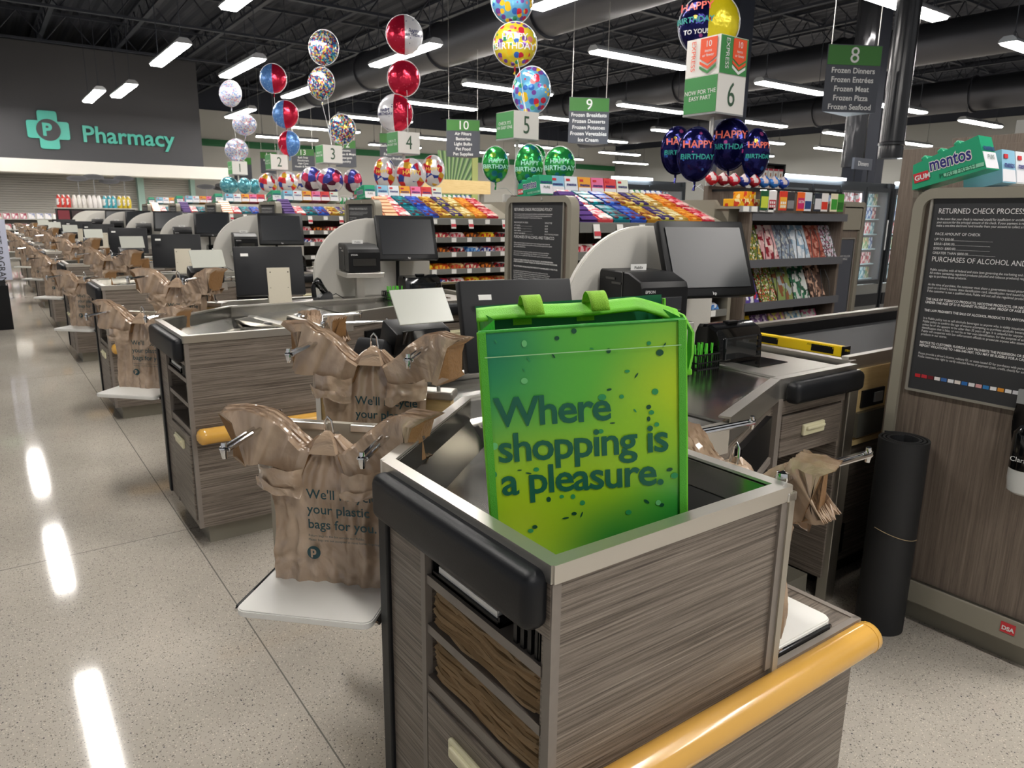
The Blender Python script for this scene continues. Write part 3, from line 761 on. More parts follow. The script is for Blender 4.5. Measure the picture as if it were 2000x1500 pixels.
def place(o, loc, rz, label):
    if o.name in used: o = dup(o, loc, label, rz)
    else: used.add(o.name); o.location = loc; o.rotation_euler = (0, 0, rz); o['label'] = label
    return o
A1 = -PI/4
for k in range(NL):
    y = SP * k
    place(rack1, (R1[0], R1[1]+y, -.005), A1, 'chrome-armed bag rack with white ledge at the bumper end of the %s' % lane(k))
    place(bund[0 if k % 2 == 0 else 1], (R1[0], R1[1]+y, -.005), A1, 'tan plastic bags hanging over the white ledge at the %s' % lane(k))
    place(rack2, (R2[0], R2[1]+y, .15), A1, 'taller chrome bag rack with pale wood back at the %s' % lane(k))
    place(bund[1 if k % 2 == 0 else 0], (R2[0], R2[1]+y, .15), A1, 'tan plastic bags on the taller, farther rack of the %s' % lane(k))
    if k < 6:
        place(rack3, (1.285, .98+y, -.02), PI/2, 'chrome bag rack on the cashier side shelf of the %s' % lane(k))
        place(bund[2], (1.285, .98+y, -.02), PI/2, 'tan plastic bags on the cashier side rack of the %s' % lane(k))
# ================================================================ THINGS ON THE COUNTERS
def series(o, pts, labels, rz=None):
    """first place the original, then copies"""
    for i, (p, l) in enumerate(zip(pts, labels)):
        c = o if i == 0 else dup(o, p, l)
        c.location = p; c['label'] = l
        if rz is not None: c.rotation_euler[2] = rz
def per_lane(o, p, what, n=7):
    series(o, [(p[0], p[1] + SP*k, p[2]) for k in range(n)], ['%s of the %s' % (what, lane(k)) for k in range(n)])
# customer display seen from behind
t = thing('customer_monitor', (1.35, 1.86, .93), 'x', 'monitor', 'customer monitors turned away')
TL = Matrix.Rotation(math.radians(-17), 3, 'X')
MB().box((0, 0, .225), (.39, .042, .29), TL, .006).build('monitor_body', darkp, t, smooth=True)
MB().box((0, .022, .232), (.35, .006, .25), TL).build('screen', screen_m, t)
MB().box((-.14, -.058, .325), (.042, .002, .016), TL).build('asset_label', paper, t)
txt('||||||||||', .016, inkdark, t, (-.163, -.0605, .319), (PI/2 - math.radians(17), 0, 0), xs=.8, name='barcode')
txt('hp', .07, blackg, t, (-.13, -.024, .19), (PI/2 - math.radians(17), 0, .0), bold=-.001, name='emblem')
MB().box((.045, -.05, .14), (.13, .004, .22), Matrix.Rotation(math.radians(-12), 3, 'X')).box((-.018, -.03, .13), (.004, .05, .2), Matrix.Rotation(math.radians(-12), 3, 'X')).box((.108, -.03, .13), (.004, .05, .2), Matrix.Rotation(math.radians(-12), 3, 'X')).build('stand_plate', mat('bare_metal', '#b9b2a0', .4, .5), t)
for x in (-.005, .095):
    for z in (.13, .225): MB().lathe([(.004, 0), (.004, .003)], (0, 0, 0), 8).build('screw', blackp, t, loc=(x, -.053 - (z-.14)*.2, z), rot=(PI/2, 0, 0))
MB().loft([[(.0, -.054, .03), (.09, -.054, .03), (.09, -.02, .02), (0, -.02, .02)], [(.0, -.05, .1), (.09, -.05, .1), (.09, -.02, .09), (0, -.02, .09)]]).build('cable_cover', blackp, t)
MB().bx(-.08, .16, -.08, .06, 0, .012, .003).build('base_plate', steel, t)
t.rotation_euler = (0, 0, math.radians(-12))
per_lane(t, (1.375, 1.87, .93), 'black monitor seen from behind on the counter')
# cashier touch screen
t = thing('touch_screen', (2.3, 1.88, .955), 'x', 'monitor', 'cashier touch screens')
TS = Matrix.Rotation(math.radians(-24), 3, 'X')
MB().box((0, 0, .385), (.40, .035, .31), TS, .008).build('bezel', blackp, t, smooth=True)
MB().box((0, -.018, .395), (.35, .004, .245), TS).build('screen', screen_m, t)
txt('hp', .018, white_ink, t, (0, -.078, .256), (PI/2 - math.radians(24), 0, 0), 'CENTER', name='emblem')
MB().tube([(-.04, .08, .3), (-.04, .1, .2), (-.04, .1, 0)], .012, 10).box((-.04, .05, .31), (.1, .06, .08)).build('arm', blackp, t)
MB().lathe([(.05, 0), (.05, .01), (.02, .02)], (-.04, .1, 0), 20).build('foot', blackp, t)
t.rotation_euler = (0, 0, math.radians(-14))
per_lane(t, (2.3, 1.9, .955), 'cashier touch screen in front of the curved white screen')
# receipt printer on its shelf
t = thing('receipt_printer', (1.96, 1.91, .955), 'x', 'receipt printer', 'receipt printers on steel shelves')
z0 = .185; prof = [(-.135, z0), (-.135, z0+.115), (-.125, z0+.135), (-.05, z0+.162), (.13, z0+.165), (.135, z0+.155), (.135, z0)]
MB().loft([[(-.1, y, z) for y, z in prof], [(-.094, y, z + (.004 if z > z0 else 0)) for y, z in prof], [(.094, y, z + (.004 if z > z0 else 0)) for y, z in prof], [(.1, y, z) for y, z in prof]]).build('printer_body', blackp, t, smooth=True, angle=25)
MB().bx(-.075, .075, -.139, -.13, z0+.035, z0+.085, .003).build('paper_mouth', blackg, t)
MB().bx(-.102, .102, -.02, -.014, z0+.002, z0+.167).build('cover_seam', blackg, t)
MB().bx(-.103, -.1, -.01, .05, z0+.12, z0+.128).bx(-.103, -.1, .03, .09, z0+.135, z0+.143).build('side_vent', blackg, t)
txt('EPSON', .014, white_ink, t, (-.085, -.137, z0+.1), FRONT, name='maker_lettering')
r_ = MB().bx(-.035, .035, .03, .031, z0+.155, z0+.19).build('receipt', paper, t, rot=(.0, 0, 0))
txt('Publix', .016, inkdark, r_, (0, .029, z0+.172), FRONT, 'CENTER')
MB().bx(-.12, .12, -.16, .14, .15, .18, .003).bx(-.02, .03, .0, .05, 0, .15).build('shelf_stand', steel, t)
t.rotation_euler = (0, 0, math.radians(-10))
per_lane(t, (1.96, 1.90, .955), 'black receipt printer with paper slip on the counter')
# hand scanner in its cradle
t = thing('hand_scanner', (1.68, 1.87, .955), 'x', 'barcode scanner', 'hand scanners in cradles')
MB().loft([[(-.05, -.05, 0), (.05, -.05, 0), (.05, .05, 0), (-.05, .05, 0)], [(-.04, -.045, .03), (.045, -.045, .05), (.045, .045, .05), (-.04, .045, .03)], [(.0, -.03, .055), (.035, -.03, .065), (.035, .03, .065), (.0, .03, .055)]]).build('cradle', blackp, t, smooth=True)
MB().tube([(.03, 0, .04), (-.005, 0, .085), (-.035, 0, .125), (-.045, 0, .135)], [.018, .022, .03, .024], 14).build('scanner_head', blackg, t, smooth=True)
MB().tube([(-.04, 0, .125), (-.06, 0, .09), (-.055, 0, .03)], [.016, .015, .014], 10).build('grip', darkp, t, smooth=True)
MB().tube([(.045, 0, .03), (.09, .01, .045), (.15, .03, .01), (.2, .05, .004)], .003, 6).build('cable', blackp, t)
per_lane(t, (1.70, 1.88, .955), 'black hand scanner in a cradle at the counter')
# upright scanner tower
t = thing('scanner_tower', (2.36, 1.88, .963), 'x', 'barcode scanner', 'upright scanner towers')
prof = [(-.06, 0), (-.055, .1), (-.04, .135), (.0, .152), (.05, .148), (.06, .12), (.06, 0)]
MB().loft([[(-.13, y, z*.93) for y, z in prof], [(-.12, y, z) for y, z in prof], [(.12, y, z) for y, z in prof], [(.13, y, z*.93) for y, z in prof]]).build('tower_body', blackg, t, smooth=True, angle=35)
MB().bx(-.1, .09, -.066, -.055, .018, .105, .004).build('window', mat('tower_window', '#1d2022', .05, coat=1), t)
for i in range(4): MB().bx(.1, .116, -.064, -.055, .03 + i*.022, .037 + i*.022).build('indicator', darkp, t)
MB().box((-.0, -.0, .152), (.06, .03, .012), None, .004).build('sensor', blackp, t)
per_lane(t, (2.33, 1.78, .955), 'black glossy scanner tower below the touch screen')
# pen basket
t = thing('pen_basket', (2.13, 1.8, .955), 'x', 'basket', 'pen baskets')
def basket(w_, d_, h_, m_):
    mb = MB(); mb.bx(-w_, w_, -d_, d_, 0, .004)
    for z in (.0, h_*.45, h_): mb.tube([(-w_, -d_, z), (w_, -d_, z), (w_, d_, z), (-w_, d_, z)], .003, 6, closed=True)
    n = int(w_*2/.012)
    for i in range(n+1):
        x = -w_ + 2*w_*i/n
        for y in (-d_, d_): mb.box((x, y, h_/2), (.004, .003, h_))
    for i in range(6):
        y = -d_ + 2*d_*i/5
        for x in (-w_, w_): mb.box((x, y, h_/2), (.003, .004, h_))
    return mb.build('basket', m_, t)
basket(.06, .05, .055, blackp)
per_lane(t, (2.13, 1.76, .955), 'small black basket of green pens beside the printer')
penm = mat('pen_green', '#5fd23c', .35)
pen0 = MB().tube([(0, 0, 0), (0, 0, .085)], .0032, 8).box((.0, .006, .07), (.003, .002, .03)).build('pen', penm)
first = True
for k in range(3):
    for i in range(9):
        o = pen0 if first else pen0.copy()
        if not first: COL.objects.link(o)
        first = False
        o.location = (2.09 + (i % 5)*.021, 1.735 + SP*k + (i // 5)*.03, .96); o.rotation_euler = ((i % 3 - 1)*.06, ((i*7) % 5 - 2)*.03, 0)
        tag(o, 'light green pen standing in the basket of the %s' % lane(k), 'pen', 'green pens of the %s' % lane(k))
# payment terminal with its clear writing flap
t = thing('payment_terminal', (1.05, 1.95, .9), 'x', 'payment terminal', 'payment terminals with clear flaps')
T3 = Matrix.Rotation(math.radians(-35), 3, 'X')
MB().tube([(.0, .06, 0), (.0, .05, .2)], .014, 10).box((0, .02, .2), (.1, .06, .05), None, .006).build('mount', blackp, t)
MB().box((-.01, -.045, .245), (.185, .1, .075), Matrix.Rotation(math.radians(20), 3, 'X'), .01).build('terminal_body', blackp, t, smooth=True)
MB().box((-.01, -.098, .25), (.14, .006, .04), Matrix.Rotation(math.radians(12), 3, 'X')).build('screen', blackg, t)
MB().box((-.13, -.03, .2), (.1, .1, .06), Matrix.Rotation(.5, 3, 'Z') @ Matrix.Rotation(.6, 3, 'Y'), .012).build('side_reader', darkp, t, smooth=True)
cp = mat('clear_flap', '#c6c8be', .25, alpha=.78)
MB().box((0, -.07, .335), (.18, .005, .115), T3, .002).build('writing_flap', cp, t)
t.rotation_euler = (0, 0, .0)
per_lane(t, (1.035, 1.96, .90), 'payment terminal with tilted clear flap at the counter')
# belt dividers
t = thing('lane_divider', (2.79, 1.8, .985), 'x', 'checkout divider', 'yellow checkout dividers')
MB().prism_m([(-.02, 0), (.02, 0), (.016, .042), (-.016, .042)], .44, Matrix(((1, 0, 0, 0), (0, 0, 1, -.22), (0, 1, 0, 0), (0, 0, 0, 1))), .002).build('bar', yellow_m, t)
MB().bx(-.022, .022, -.228, -.216, -.002, .044).build('end_cap', blackp, t)
for y in (-.13, .13): 
    q = MB().box((-.0185, y, .021), (.002, .1, .028), Matrix.Rotation(.09, 3, 'Y')).build('label_patch', blackp, t)
    txt('PRESTOREGISTRY', .012, yellow_m, q, (-.0205, y - .045, .026), (-PI/2, PI, PI/2), xs=.8)
txt('AVAILABLE HERE', .014, inkdark, t, (-.0202, -.06, .028), (-PI/2, PI, PI/2))
series(t, [(2.79, 1.78 + SP*k, .958) for k in range(3)], ['yellow divider bar lying across the belt of the %s' % lane(k) for k in range(3)])

# paper bags in the end shelves
def folded_bag(seed):
    rnd = random.Random(seed); a, b_, c = rnd.uniform(0, 9), rnd.uniform(.5, 1.5), rnd.uniform(0, 9)
    rings = []
    for i in range(13):
        y = -.17 + .34*i/12; wv = .0016 * math.sin(i*b_ + a) + .0012*math.sin(i*1.7+c)
        x0 = -.13 + .003*math.sin(i*.9 + c) + (.004 if i in (0, 12) else 0)
        h = .0026
        rings.append([(x0, y, wv), (.12, y, wv), (.12, y, wv + h), (x0 + .004, y, wv + h)])
    return MB().loft(rings).build('paper_bag', [kraft, kraft2][seed % 2])
pb = [folded_bag(s) for s in range(5)]
first = set()
for k in range(3):
    for sh, (z0, z1, nm) in enumerate(((.684, .758, 'upper'), (.564, .650, 'lower'))):
        n = 20 if k == 0 else 12; st_ = (z1 - z0) / n; random.seed(5 + sh + k*3)
        for i in range(n):
            b = pb[(i*3 + sh) % 5]
            if b.name in first: b = b.copy(); COL.objects.link(b)
            else: first.add(b.name)
            b.location = (.793 + random.uniform(-.006, .006), 1.0 + random.uniform(-.006, .006), z0 + i*st_)
            if i % 2: b.scale = (1, -1, 1)
            b.rotation_euler = (0, 0, random.uniform(-.008, .008))
            tag(b, 'flat brown paper bag in the %s shelf stack of the %s' % (nm, lane(k)), 'paper bag', '%s shelf stack of paper bags, %s' % (nm, lane(k)))
for k in range(2):
    t = thing('booklet_tray', (.78, 1.05, .79 + 0), 'black tray holding booklets under the bumper of the %s' % lane(k), 'tray', 'booklet trays'); t.location.y += SP*k
    MB().bx(-.12, .15, -.11, .13, 0, .006).bx(-.12, .15, .125, .13, 0, .05).bx(-.12, -.114, -.11, .13, 0, .012).bx(-.12, .15, -.11, -.105, 0, .022).build('tray_shell', blackp, t)
    t = thing('booklet', (.78, 1.05 + SP*k, .797), 'white booklet with taupe cover in the tray of the %s' % lane(k), 'booklet', 'booklets in trays')
    MB().bx(-.115, .14, -.095, .11, 0, .018).build('pages', paper, t); c_ = MB().bx(-.112, .14, -.093, .108, .018, .0195).build('cover', mat('taupe_cover', '#8b8177', .5), t)
    txt('Guest Information', .02, inkdark, c_, (-.07, .09, .0199), (0, 0, -PI/2))
    t = thing('slotted_bin', (.70, .86, .782), 'small black slotted bin at the corner shelf of the %s' % lane(k), 'bin', 'slotted bins'); t.location.y += SP*k
    b = MB(); b.bx(-.04, .04, -.035, .035, 0, .004); b.bx(-.042, .042, -.037, -.031, .004, .085); b.bx(.036, .042, -.031, .037, .004, .085); b.bx(-.036, .036, .031, .037, .004, .085)
    for i in range(4): b.bx(-.042, -.036, -.034 + i*.02, -.024 + i*.02, .0, .085)
    b.bx(-.044, -.036, -.037, .037, .065, .085).build('bin_shell', blackp, t)

# ---------------------------------------------------------------- the reusable green bag
def bag_print():
    m = bpy.data.materials.new('bag_print'); m.use_nodes = True; nt = m.node_tree; b = nt.nodes['Principled BSDF']; L = nt.links.new
    tc = nt.nodes.new('ShaderNodeTexCoord')
    n = nt.nodes.new('ShaderNodeTexNoise'); n.inputs['Scale'].default_value = 3; L(tc.outputs['Object'], n.inputs['Vector'])
    def spot(x, z, rad):
        d = nt.nodes.new('ShaderNodeVectorMath'); d.operation = 'SUBTRACT'; L(tc.outputs['Object'], d.inputs[0]); d.inputs[1].default_value = (x, 0, z + .038)
        l = nt.nodes.new('ShaderNodeVectorMath'); l.operation = 'LENGTH'; L(d.outputs[0], l.inputs[0])
        r = nt.nodes.new('ShaderNodeMapRange'); r.interpolation_type = 'SMOOTHSTEP'; r.inputs['From Min'].default_value = 0; r.inputs['From Max'].default_value = rad; r.inputs['To Min'].default_value = 1; r.inputs['To Max'].default_value = 0
        L(l.outputs['Value'], r.inputs['Value']); return r.outputs[0]
    prev = None
    base = srgb('#5bb83c')
    for (x, z, rad, c) in ((.19, .26, .20, '#c2dc18'), (.10, .17, .16, '#93cc20'), (-.12, .06, .24, '#b4d61a'), (.0, .10, .16, '#a4d01c'), (-.20, .36, .22, '#12875a'), (-.2, .42, .16, '#0f7a5c'), (.19, .02, .17, '#27963a'), (.05, -.02, .14, '#33993a')):
        mx = nt.nodes.new('ShaderNodeMix'); mx.data_type = 'RGBA'; L(spot(x, z, rad), mx.inputs['Factor'])
        if prev is None: mx.inputs['A'].default_value = base
        else: L(prev, mx.inputs['A'])
        mx.inputs['B'].default_value = srgb(c); prev = mx.outputs['Result']
    L(prev, b.inputs['Base Color']); b.inputs['Roughness'].default_value = .32
    w_ = nt.nodes.new('ShaderNodeTexNoise'); w_.inputs['Scale'].default_value = 18; w_.inputs['Detail'].default_value = 3; L(tc.outputs['Object'], w_.inputs['Vector'])
    bp = nt.nodes.new('ShaderNodeBump'); bp.inputs['Strength'].default_value = .12; bp.inputs['Distance'].default_value = .01; L(w_.outputs['Fac'], bp.inputs['Height']); L(bp.outputs[0], b.inputs['Normal'])
    return m
lime = mat('lime_webbing', '#6cc423', .5, bump=(500, .25))
green_in = mat('bag_green_side', '#2f9a2c', .4, bump=(60, .2))
dteal = mat('bag_lettering_teal', '#0d6148', .4); ltint = mat('bag_dot_pale', '#6fc47a', .4); mtint = mat('bag_dot_mid', '#2b9455', .4); dtint = mat('bag_dot_dark', '#0b4f33', .4)
bag = thing('shopping_bag', (.91, .975, .905), 'bright green reusable shopping bag standing in the steel tub, printed with teal words', 'shopping bag')
W2, HB, DB = .182, .443, .15
def bow(x, z): return -.0015*math.cos(x/W2*PI/2)*math.sin(z/HB*PI) + .0012*noise.noise(Vector((x*14, z*10, 0)))
MB().grid(lambda u, v: Vector(((u*2-1)*W2, bow((u*2-1)*W2, v*HB), v*HB)), 30, 34).build('front_panel', bag_print(), bag, smooth=True)
MB().grid(lambda u, v: Vector(((u*2-1)*W2 - .005, DB + .004*noise.noise(Vector((u*4, v*4, 8))), v*(HB + .028))), 20, 20).build('back_panel', mat('bag_inside_teal', '#0f6a45', .5), bag, smooth=True)
MB().bx(-W2, W2, 0, DB, 0, .003).build('bottom_panel', green_in, bag)
for s in (-1, 1):
    def side(u, v, s=s):
        fold = -.03*(1 - abs(u*2 - 1)) * (.35 + .65*math.sin(v*PI*.55)) if s < 0 else -.02*(1 - abs(u*2-1))
        return Vector((s*(W2 + fold), u*DB, v*(HB + .02*u)))
    MB().grid(side, 12, 20).build('side_gusset', green_in, bag, smooth=False)
for x in (-W2 + .006, W2 - .006): MB().box((x, -.004, HB/2), (.013, .004, HB)).build('binding', mat('bag_binding', '#4fae2a', .5, bump=(500, .3)), bag)
for s in (-1, 1): MB().tube([(s*W2, -.001, 0), (s*(W2+.001), -.001, HB*.5), (s*W2, -.001, HB)], .0035, 8).tube([(s*W2, DB, 0), (s*(W2+.001), DB, HB*.5), (s*W2, DB, HB+.02)], .0035, 8).build('edge_piping', lime, bag, smooth=True)
MB().tube([(-W2, 0, HB), (0, -.001, HB + .001), (W2, 0, HB)], .003, 8).build('top_hem', green_in, bag, smooth=True)
MB().grid(lambda u, v: Vector(((u*2-1)*(W2-.008), -.0075 + bow((u*2-1)*W2, HB-.045), HB - .045 + .0016*v)), 24, 1).build('hem_stitching', mat('stitch_white', '#a8d8a0', .5), bag)
# folded zip top lying back
def lid(u, v):
    x = -W2 - .004 + (2*W2 + .008)*u; sag = .004*math.sin(u*9)
    z = HB + .026 + sag*.5 - .018*v
    if u > .84: z -= (u - .84)*.11
    return Vector((x, DB*.92 - v*.035 + (-.1*max(0, u-.82)*4 if u > .82 else 0), z))
mbl = MB(); mbl.grid(lid, 40, 4); o = mbl.build('zip_top', lime, bag, smooth=True)
md = o.modifiers.new('thick', 'SOLIDIFY'); md.thickness = .006
for x, wd in ((-.088, .036), (.035, .034)):
    def loop(u, v, x=x, wd=wd):
        a = PI*1.05*v; return Vector((x + wd*(u-.5) + .012*math.sin(a)*0 + .012*v, DB*.86 - .02 + .03*math.cos(a), HB + .018 + .030*math.sin(a)))
    o = MB().grid(loop, 4, 14).build('handle_loop', mat('handle_webbing', '#8fc92e', .6, bump=(700, .5)), bag, smooth=True)
    md = o.modifiers.new('thick', 'SOLIDIFY'); md.thickness = .002
    MB().box((x - .01, DB - .012, HB + .003), (wd, .003, .03)).build('handle_webbing', MATS['handle_webbing'], bag)
# zip tail hanging at the right
pts = [(W2 - .025, DB*.75, HB+.012), (W2 + .01, DB*.45, HB - .0), (W2 + .022, DB*.3, HB - .03), (W2 + .018, DB*.25, HB - .07), (W2 + .01, DB*.2, HB - .095)]
rings = []
for i, p in enumerate(pts): rings.append([(p[0], p[1]-.016, p[2]), (p[0]+.004, p[1]-.016, p[2]), (p[0]+.004, p[1]+.016, p[2]), (p[0], p[1]+.016, p[2])])
MB().loft(rings).build('zip_tail', lime, bag, smooth=True, angle=60)
MB().box((W2 + .012, DB*.2, HB - .1), (.012, .03, .012), None, .003).build('tail_end', lime, bag)
yb = -.0036
def word(s, x, z): txt(s, .0765, dteal, bag, (x, yb, z), FRONT, bold=.0013, sp=.93, name='lettering')
word('Where', -.163, .270); word('shopping is', -.163, .203); word('a pleasure.', -.16, .139)
dotm = [ltint, mtint, dtint]
def dot(x, z, rx, rz_, a, c):
    pts = [(rx*math.cos(2*PI*i/14), rz_*math.sin(2*PI*i/14)) for i in range(14)]
    MB().prism_m(pts, .0006, Matrix.Translation((x, yb + .0015, z)) @ M @ Matrix.Rotation(a, 4, 'Z')).build('printed_dot', dotm[c], bag)
def px2(x, y): return (x - 695) / 1000 * .355, (1390 - y) / 1180 * .40 + .038
for (x, y, rx, rz_, a, c) in [(405, 267, 13, 18, 0, 0), (568, 250, 12, 11, 0, 2), (654, 218, 13, 14, .5, 2), (823, 335, 11, 13, 0, 2), (1026, 308, 11, 10, 0, 1), (1080, 362, 19, 17, 0, 2), (1104, 322, 4, 13, -.6, 2),
        (395, 465, 17, 16, 0, 0), (547, 342, 4, 14, .6, 2), (422, 350, 5, 17, .5, 1), (914, 450, 13, 8, 0, 1), (960, 476, 4, 16, -.6, 2), (783, 582, 21, 17, 0, 1), (820, 543, 13, 6, .2, 2), (882, 586, 12, 11, 0, 1), (1053, 571, 17, 17, 0, 1),
        (1019, 653, 13, 12, .4, 2), (1033, 684, 14, 12, 0, 1), (1018, 719, 9, 14, 0, 2), (1059, 753, 13, 12, 0, 1), (771, 770, 14, 12, 0, 1), (222, 812, 19, 20, 0, 0), (832, 728, 14, 4, 0, 2), (949, 668, 4, 12, .6, 1), (430, 960, 15, 12, 0, 1),
        (216, 972, 10, 16, 0, 1), (344, 957, 12, 3, 0, 2), (389, 978, 16, 4, -.2, 2), (1123, 1014, 16, 10, .2, 2), (1148, 1050, 19, 17, 0, 1), (486, 1137, 12, 15, 0, 2), (555, 1126, 12, 10, 0, 1), (614, 1131, 12, 14, 0, 1), (662, 1171, 14, 14, 0, 1),
        (1000, 1190, 17, 8, -.7, 2), (1061, 1202, 14, 15, 0, 0), (1080, 1216, 12, 11, 0, 2), (903, 1246, 16, 14, 0, 1), (616, 1231, 14, 10, 0, 2), (655, 1240, 4, 18, -.4, 2), (406, 1293, 14, 11, 0, 2), (383, 1314, 15, 12, 0, 1), (570, 1254, 18, 5, .1, 2), (740, 317, 11, 3, -.3, 1), (265, 246, 3, 11, .6, 1), (397, 405, 3, 11, .6, 1)]:
    dx, dz = px2(x, y); dot(dx, dz, rx*.000355, rz_*.00034, a, c)
bag.location = (.868, .938, .870); bag.rotation_euler = (0, math.radians(-4.2), math.radians(-33.5))

# ---------------------------------------------------------------- rolled floor mat
t = thing('rolled_mat', (2.60, 1.20, 0), 'tall rolled black anti-fatigue mat standing against the policy board', 'floor mat')
def spiral():
    mb = MB(); rings_o = []; N = 150
    pts = []
    for i in range(N + 1):
        a = i/N * 2*PI*3.1 + .4; r = .045 + .042 * i/N; pts.append((r*math.cos(a), r*math.sin(a)))
    a = 2*PI*3.1 + .4; pts.append((.092*math.cos(a+.25)+.012, .092*math.sin(a+.25))); 
    th = .009; ins = []; outs = []
    for i, p in enumerate(pts):
        q = pts[min(i+1, len(pts)-1)]; pr = pts[max(i-1, 0)]; d = Vector((q[0]-pr[0], q[1]-pr[1])).normalized(); n = Vector((-d.y, d.x))
        ins.append((p[0]+n.x*th/2, p[1]+n.y*th/2)); outs.append((p[0]-n.x*th/2, p[1]-n.y*th/2))
    H_ = .74
    rings = [[(a[0], a[1], 0), (b[0], b[1], 0), (b[0], b[1], H_), (a[0], a[1], H_)] for a, b in zip(ins, outs)]
    return mb.loft(rings)
spiral().build('mat_sheet', mat('mat_black', '#1c1d1f', .6, bump=(500, .1)), t, smooth=True, angle=50)
cp_ = [(.0925*math.cos(a), .0925*math.sin(a), .40 - .02*math.sin((a+2.6)*1.3)) for a in [(-3.3 + i*.13) for i in range(15)]]
MB().tube(cp_, .0012, 5).build('string', mat('string_tan', '#b9a27c', .7), t)
# ================================================================ CANDY RACKS
NR = 7
def rack_of(k): return ['rack beside the rolled mat', 'nearest candy rack', 'second candy rack', 'third candy rack', 'fourth candy rack', 'fifth candy rack', 'farthest candy rack'][k]
def ring_frame(mb, w_, h_, r, t_, d, Mx, bottom=True):
    """rounded rectangular tube frame in local xy, depth d"""
    o = rrect(w_, h_, r); i_ = rrect(w_-2*t_, h_-2*t_, max(r-t_, .005))
    rings = [[Mx @ Vector((x, y, z)) for x, y in P] for P, z in ((o, 0), (o, d), (i_, d), (i_, 0))]
    n = len(o); R = [[mb.bm.verts.new(p) for p in r_] for r_ in rings]
    for q in range(4):
        a, b = R[q], R[(q+1) % 4]
        for j in range(n): mb.bm.faces.new((a[j], a[(j+1) % n], b[(j+1) % n], b[j]))
    return mb
ML = Matrix(((0, 0, 1, 0), (-1, 0, 0, 0), (0, 1, 0, 0), (0, 0, 0, 1)))      # local x -> -y, y -> z, z -> +x
RX, RYc = 2.72, 1.0
def make_candy_rack():
    t = thing('candy_rack', (RX, RYc, 0), 'x', 'display rack', 'candy racks between the lanes')
    # end frame with policy board (faces -x)
    f = MB(); ring_frame(f, .64, 1.46, .07, .035, .06, Matrix.Translation((-.03, .0, .88)) @ ML)
    f.build('end_frame', frame_m, t, smooth=True, angle=50)
    MB().bx(-.012, .02, -.29, .29, .17, 1.585).build('end_panel', lam_v, t)
    MB().bx(-.035, .03, -.3, .3, .1, .185, .004).build('base_rail', frame_m, t)
    MB().lathe([(.001, 0), (.007, .001), (.009, 0)], n=12).build('screw', steel, t, loc=(-.032, -.05, 1.592), rot=(0, -PI/2, 0))
    b = MB(); ring_frame(b, .51, .70, .006, .008, .012, Matrix.Translation((-.024, .01, 1.245)) @ ML)
    b.build('board_frame', mat('brushed_board_frame', '#a39f94', .35, .4), t)
    nb = MB().bx(-.017, -.012, -.24, .26, .9, 1.59).build('notice_board', grey_board, t)
    def L(s_, sz, y, z, b_=0, xs=1): txt(s_, sz, white_ink, nb, (-.0185, y, z), LEFT, bold=b_, xs=xs)
    L('RETURNED CHECK PROCESSING POLICY', .0245, .237, 1.525, 0, .83)
    L('In the event that your check is returned unpaid for insufficient or uncollected funds, we may re-present\nyour account for the principal amount of the check. If your payment is returned, you authorize us to\nmake a one-time electronic fund transfer from your account to collect a fee.', .0112, .237, 1.503, 0, .8)
    L('FACE AMOUNT OF CHECK', .0125, .237, 1.452, 0, .95); L('SERVICE FEE', .0125, -.07, 1.452)
    for i, (a, b__) in enumerate((('UP TO $50.00', '$25.00'), ('$50.01-$300.00', '$30.00'), ('$300.01-$800.00', '$40.00'), ('GREATER THAN $800.00', '5% OF THE FACE AMOUNT'))):
        L(a + '.' * (74 - int(len(a)*1.9)), .0118, .237, 1.434 - i*.0155, 0, .9); L(b__, .0118, -.07, 1.434 - i*.0155, 0, .9)
    L('PURCHASES OF ALCOHOL AND TOBACCO', .0245, .237, 1.362, 0, .83)
    z = 1.342
    paras = [(0, 'Publix complies with all federal and state laws governing the marketing and sale of alcohol and\nAll orders containing regulated products (alcohol and tobacco products) require that the customer\nage to purchase these products.'),
             (0, 'At the time of purchase, the customer must show a government-issued picture identification\n(such as a driver\'s license, state identification card, identification card issued by the armed\nIf the customer is not a qualified adult, Publix will not sell the regulated products to the customer.'),
             (1, 'THE SALE OF TOBACCO PRODUCTS, NICOTINE PRODUCTS, OR NICOTINE-DISPENSING\nUNDER THE AGE OF 21 IS AGAINST FLORIDA LAW. PROOF OF AGE IS REQUIRED FOR PURCHASE.'),
             (1, 'THE LAW PROHIBITS THE SALE OF ALCOHOL PRODUCTS TO ANYONE UNDER 21 YEARS OF AGE.'),
             (0, 'It is Publix policy not to sell alcoholic beverages to anyone who is visibly intoxicated at the\nPublix policy to confirm the age of anyone attempting to purchase alcoholic beverages, tobacco\nunless he or she appears to be older than 35 years of age. It is unlawful for anyone under the\nidentification that is false, or not his or her own identification, for the purpose of attempting\nPublix will cooperate with law enforcement officials to prosecute anyone who attempts to illegally\nproducts in our stores.'),
             (1, 'NOTICE TO CUSTOMER: FLORIDA LAW PROHIBITS THE POSSESSION OR SALE OF UNSTAMPED\nREPORT VIOLATIONS TO 1-866-540-7837. YOU MAY BE ELIGIBLE FOR A CASH REWARD.'),
             (0, 'Please provide a driver\'s license, military ID, or state-issued ID for purchases with personal checks.\nPublix reserves the right to verify selected forms of payment (cash, credit, check) for authenticity.')]
    for bold_, p in paras:
        L(p, .0115, .237, z - .012, .0003 if bold_ else 0, .82 if not bold_ else .86); z -= .0117*(p.count('\n')+1) + .0165
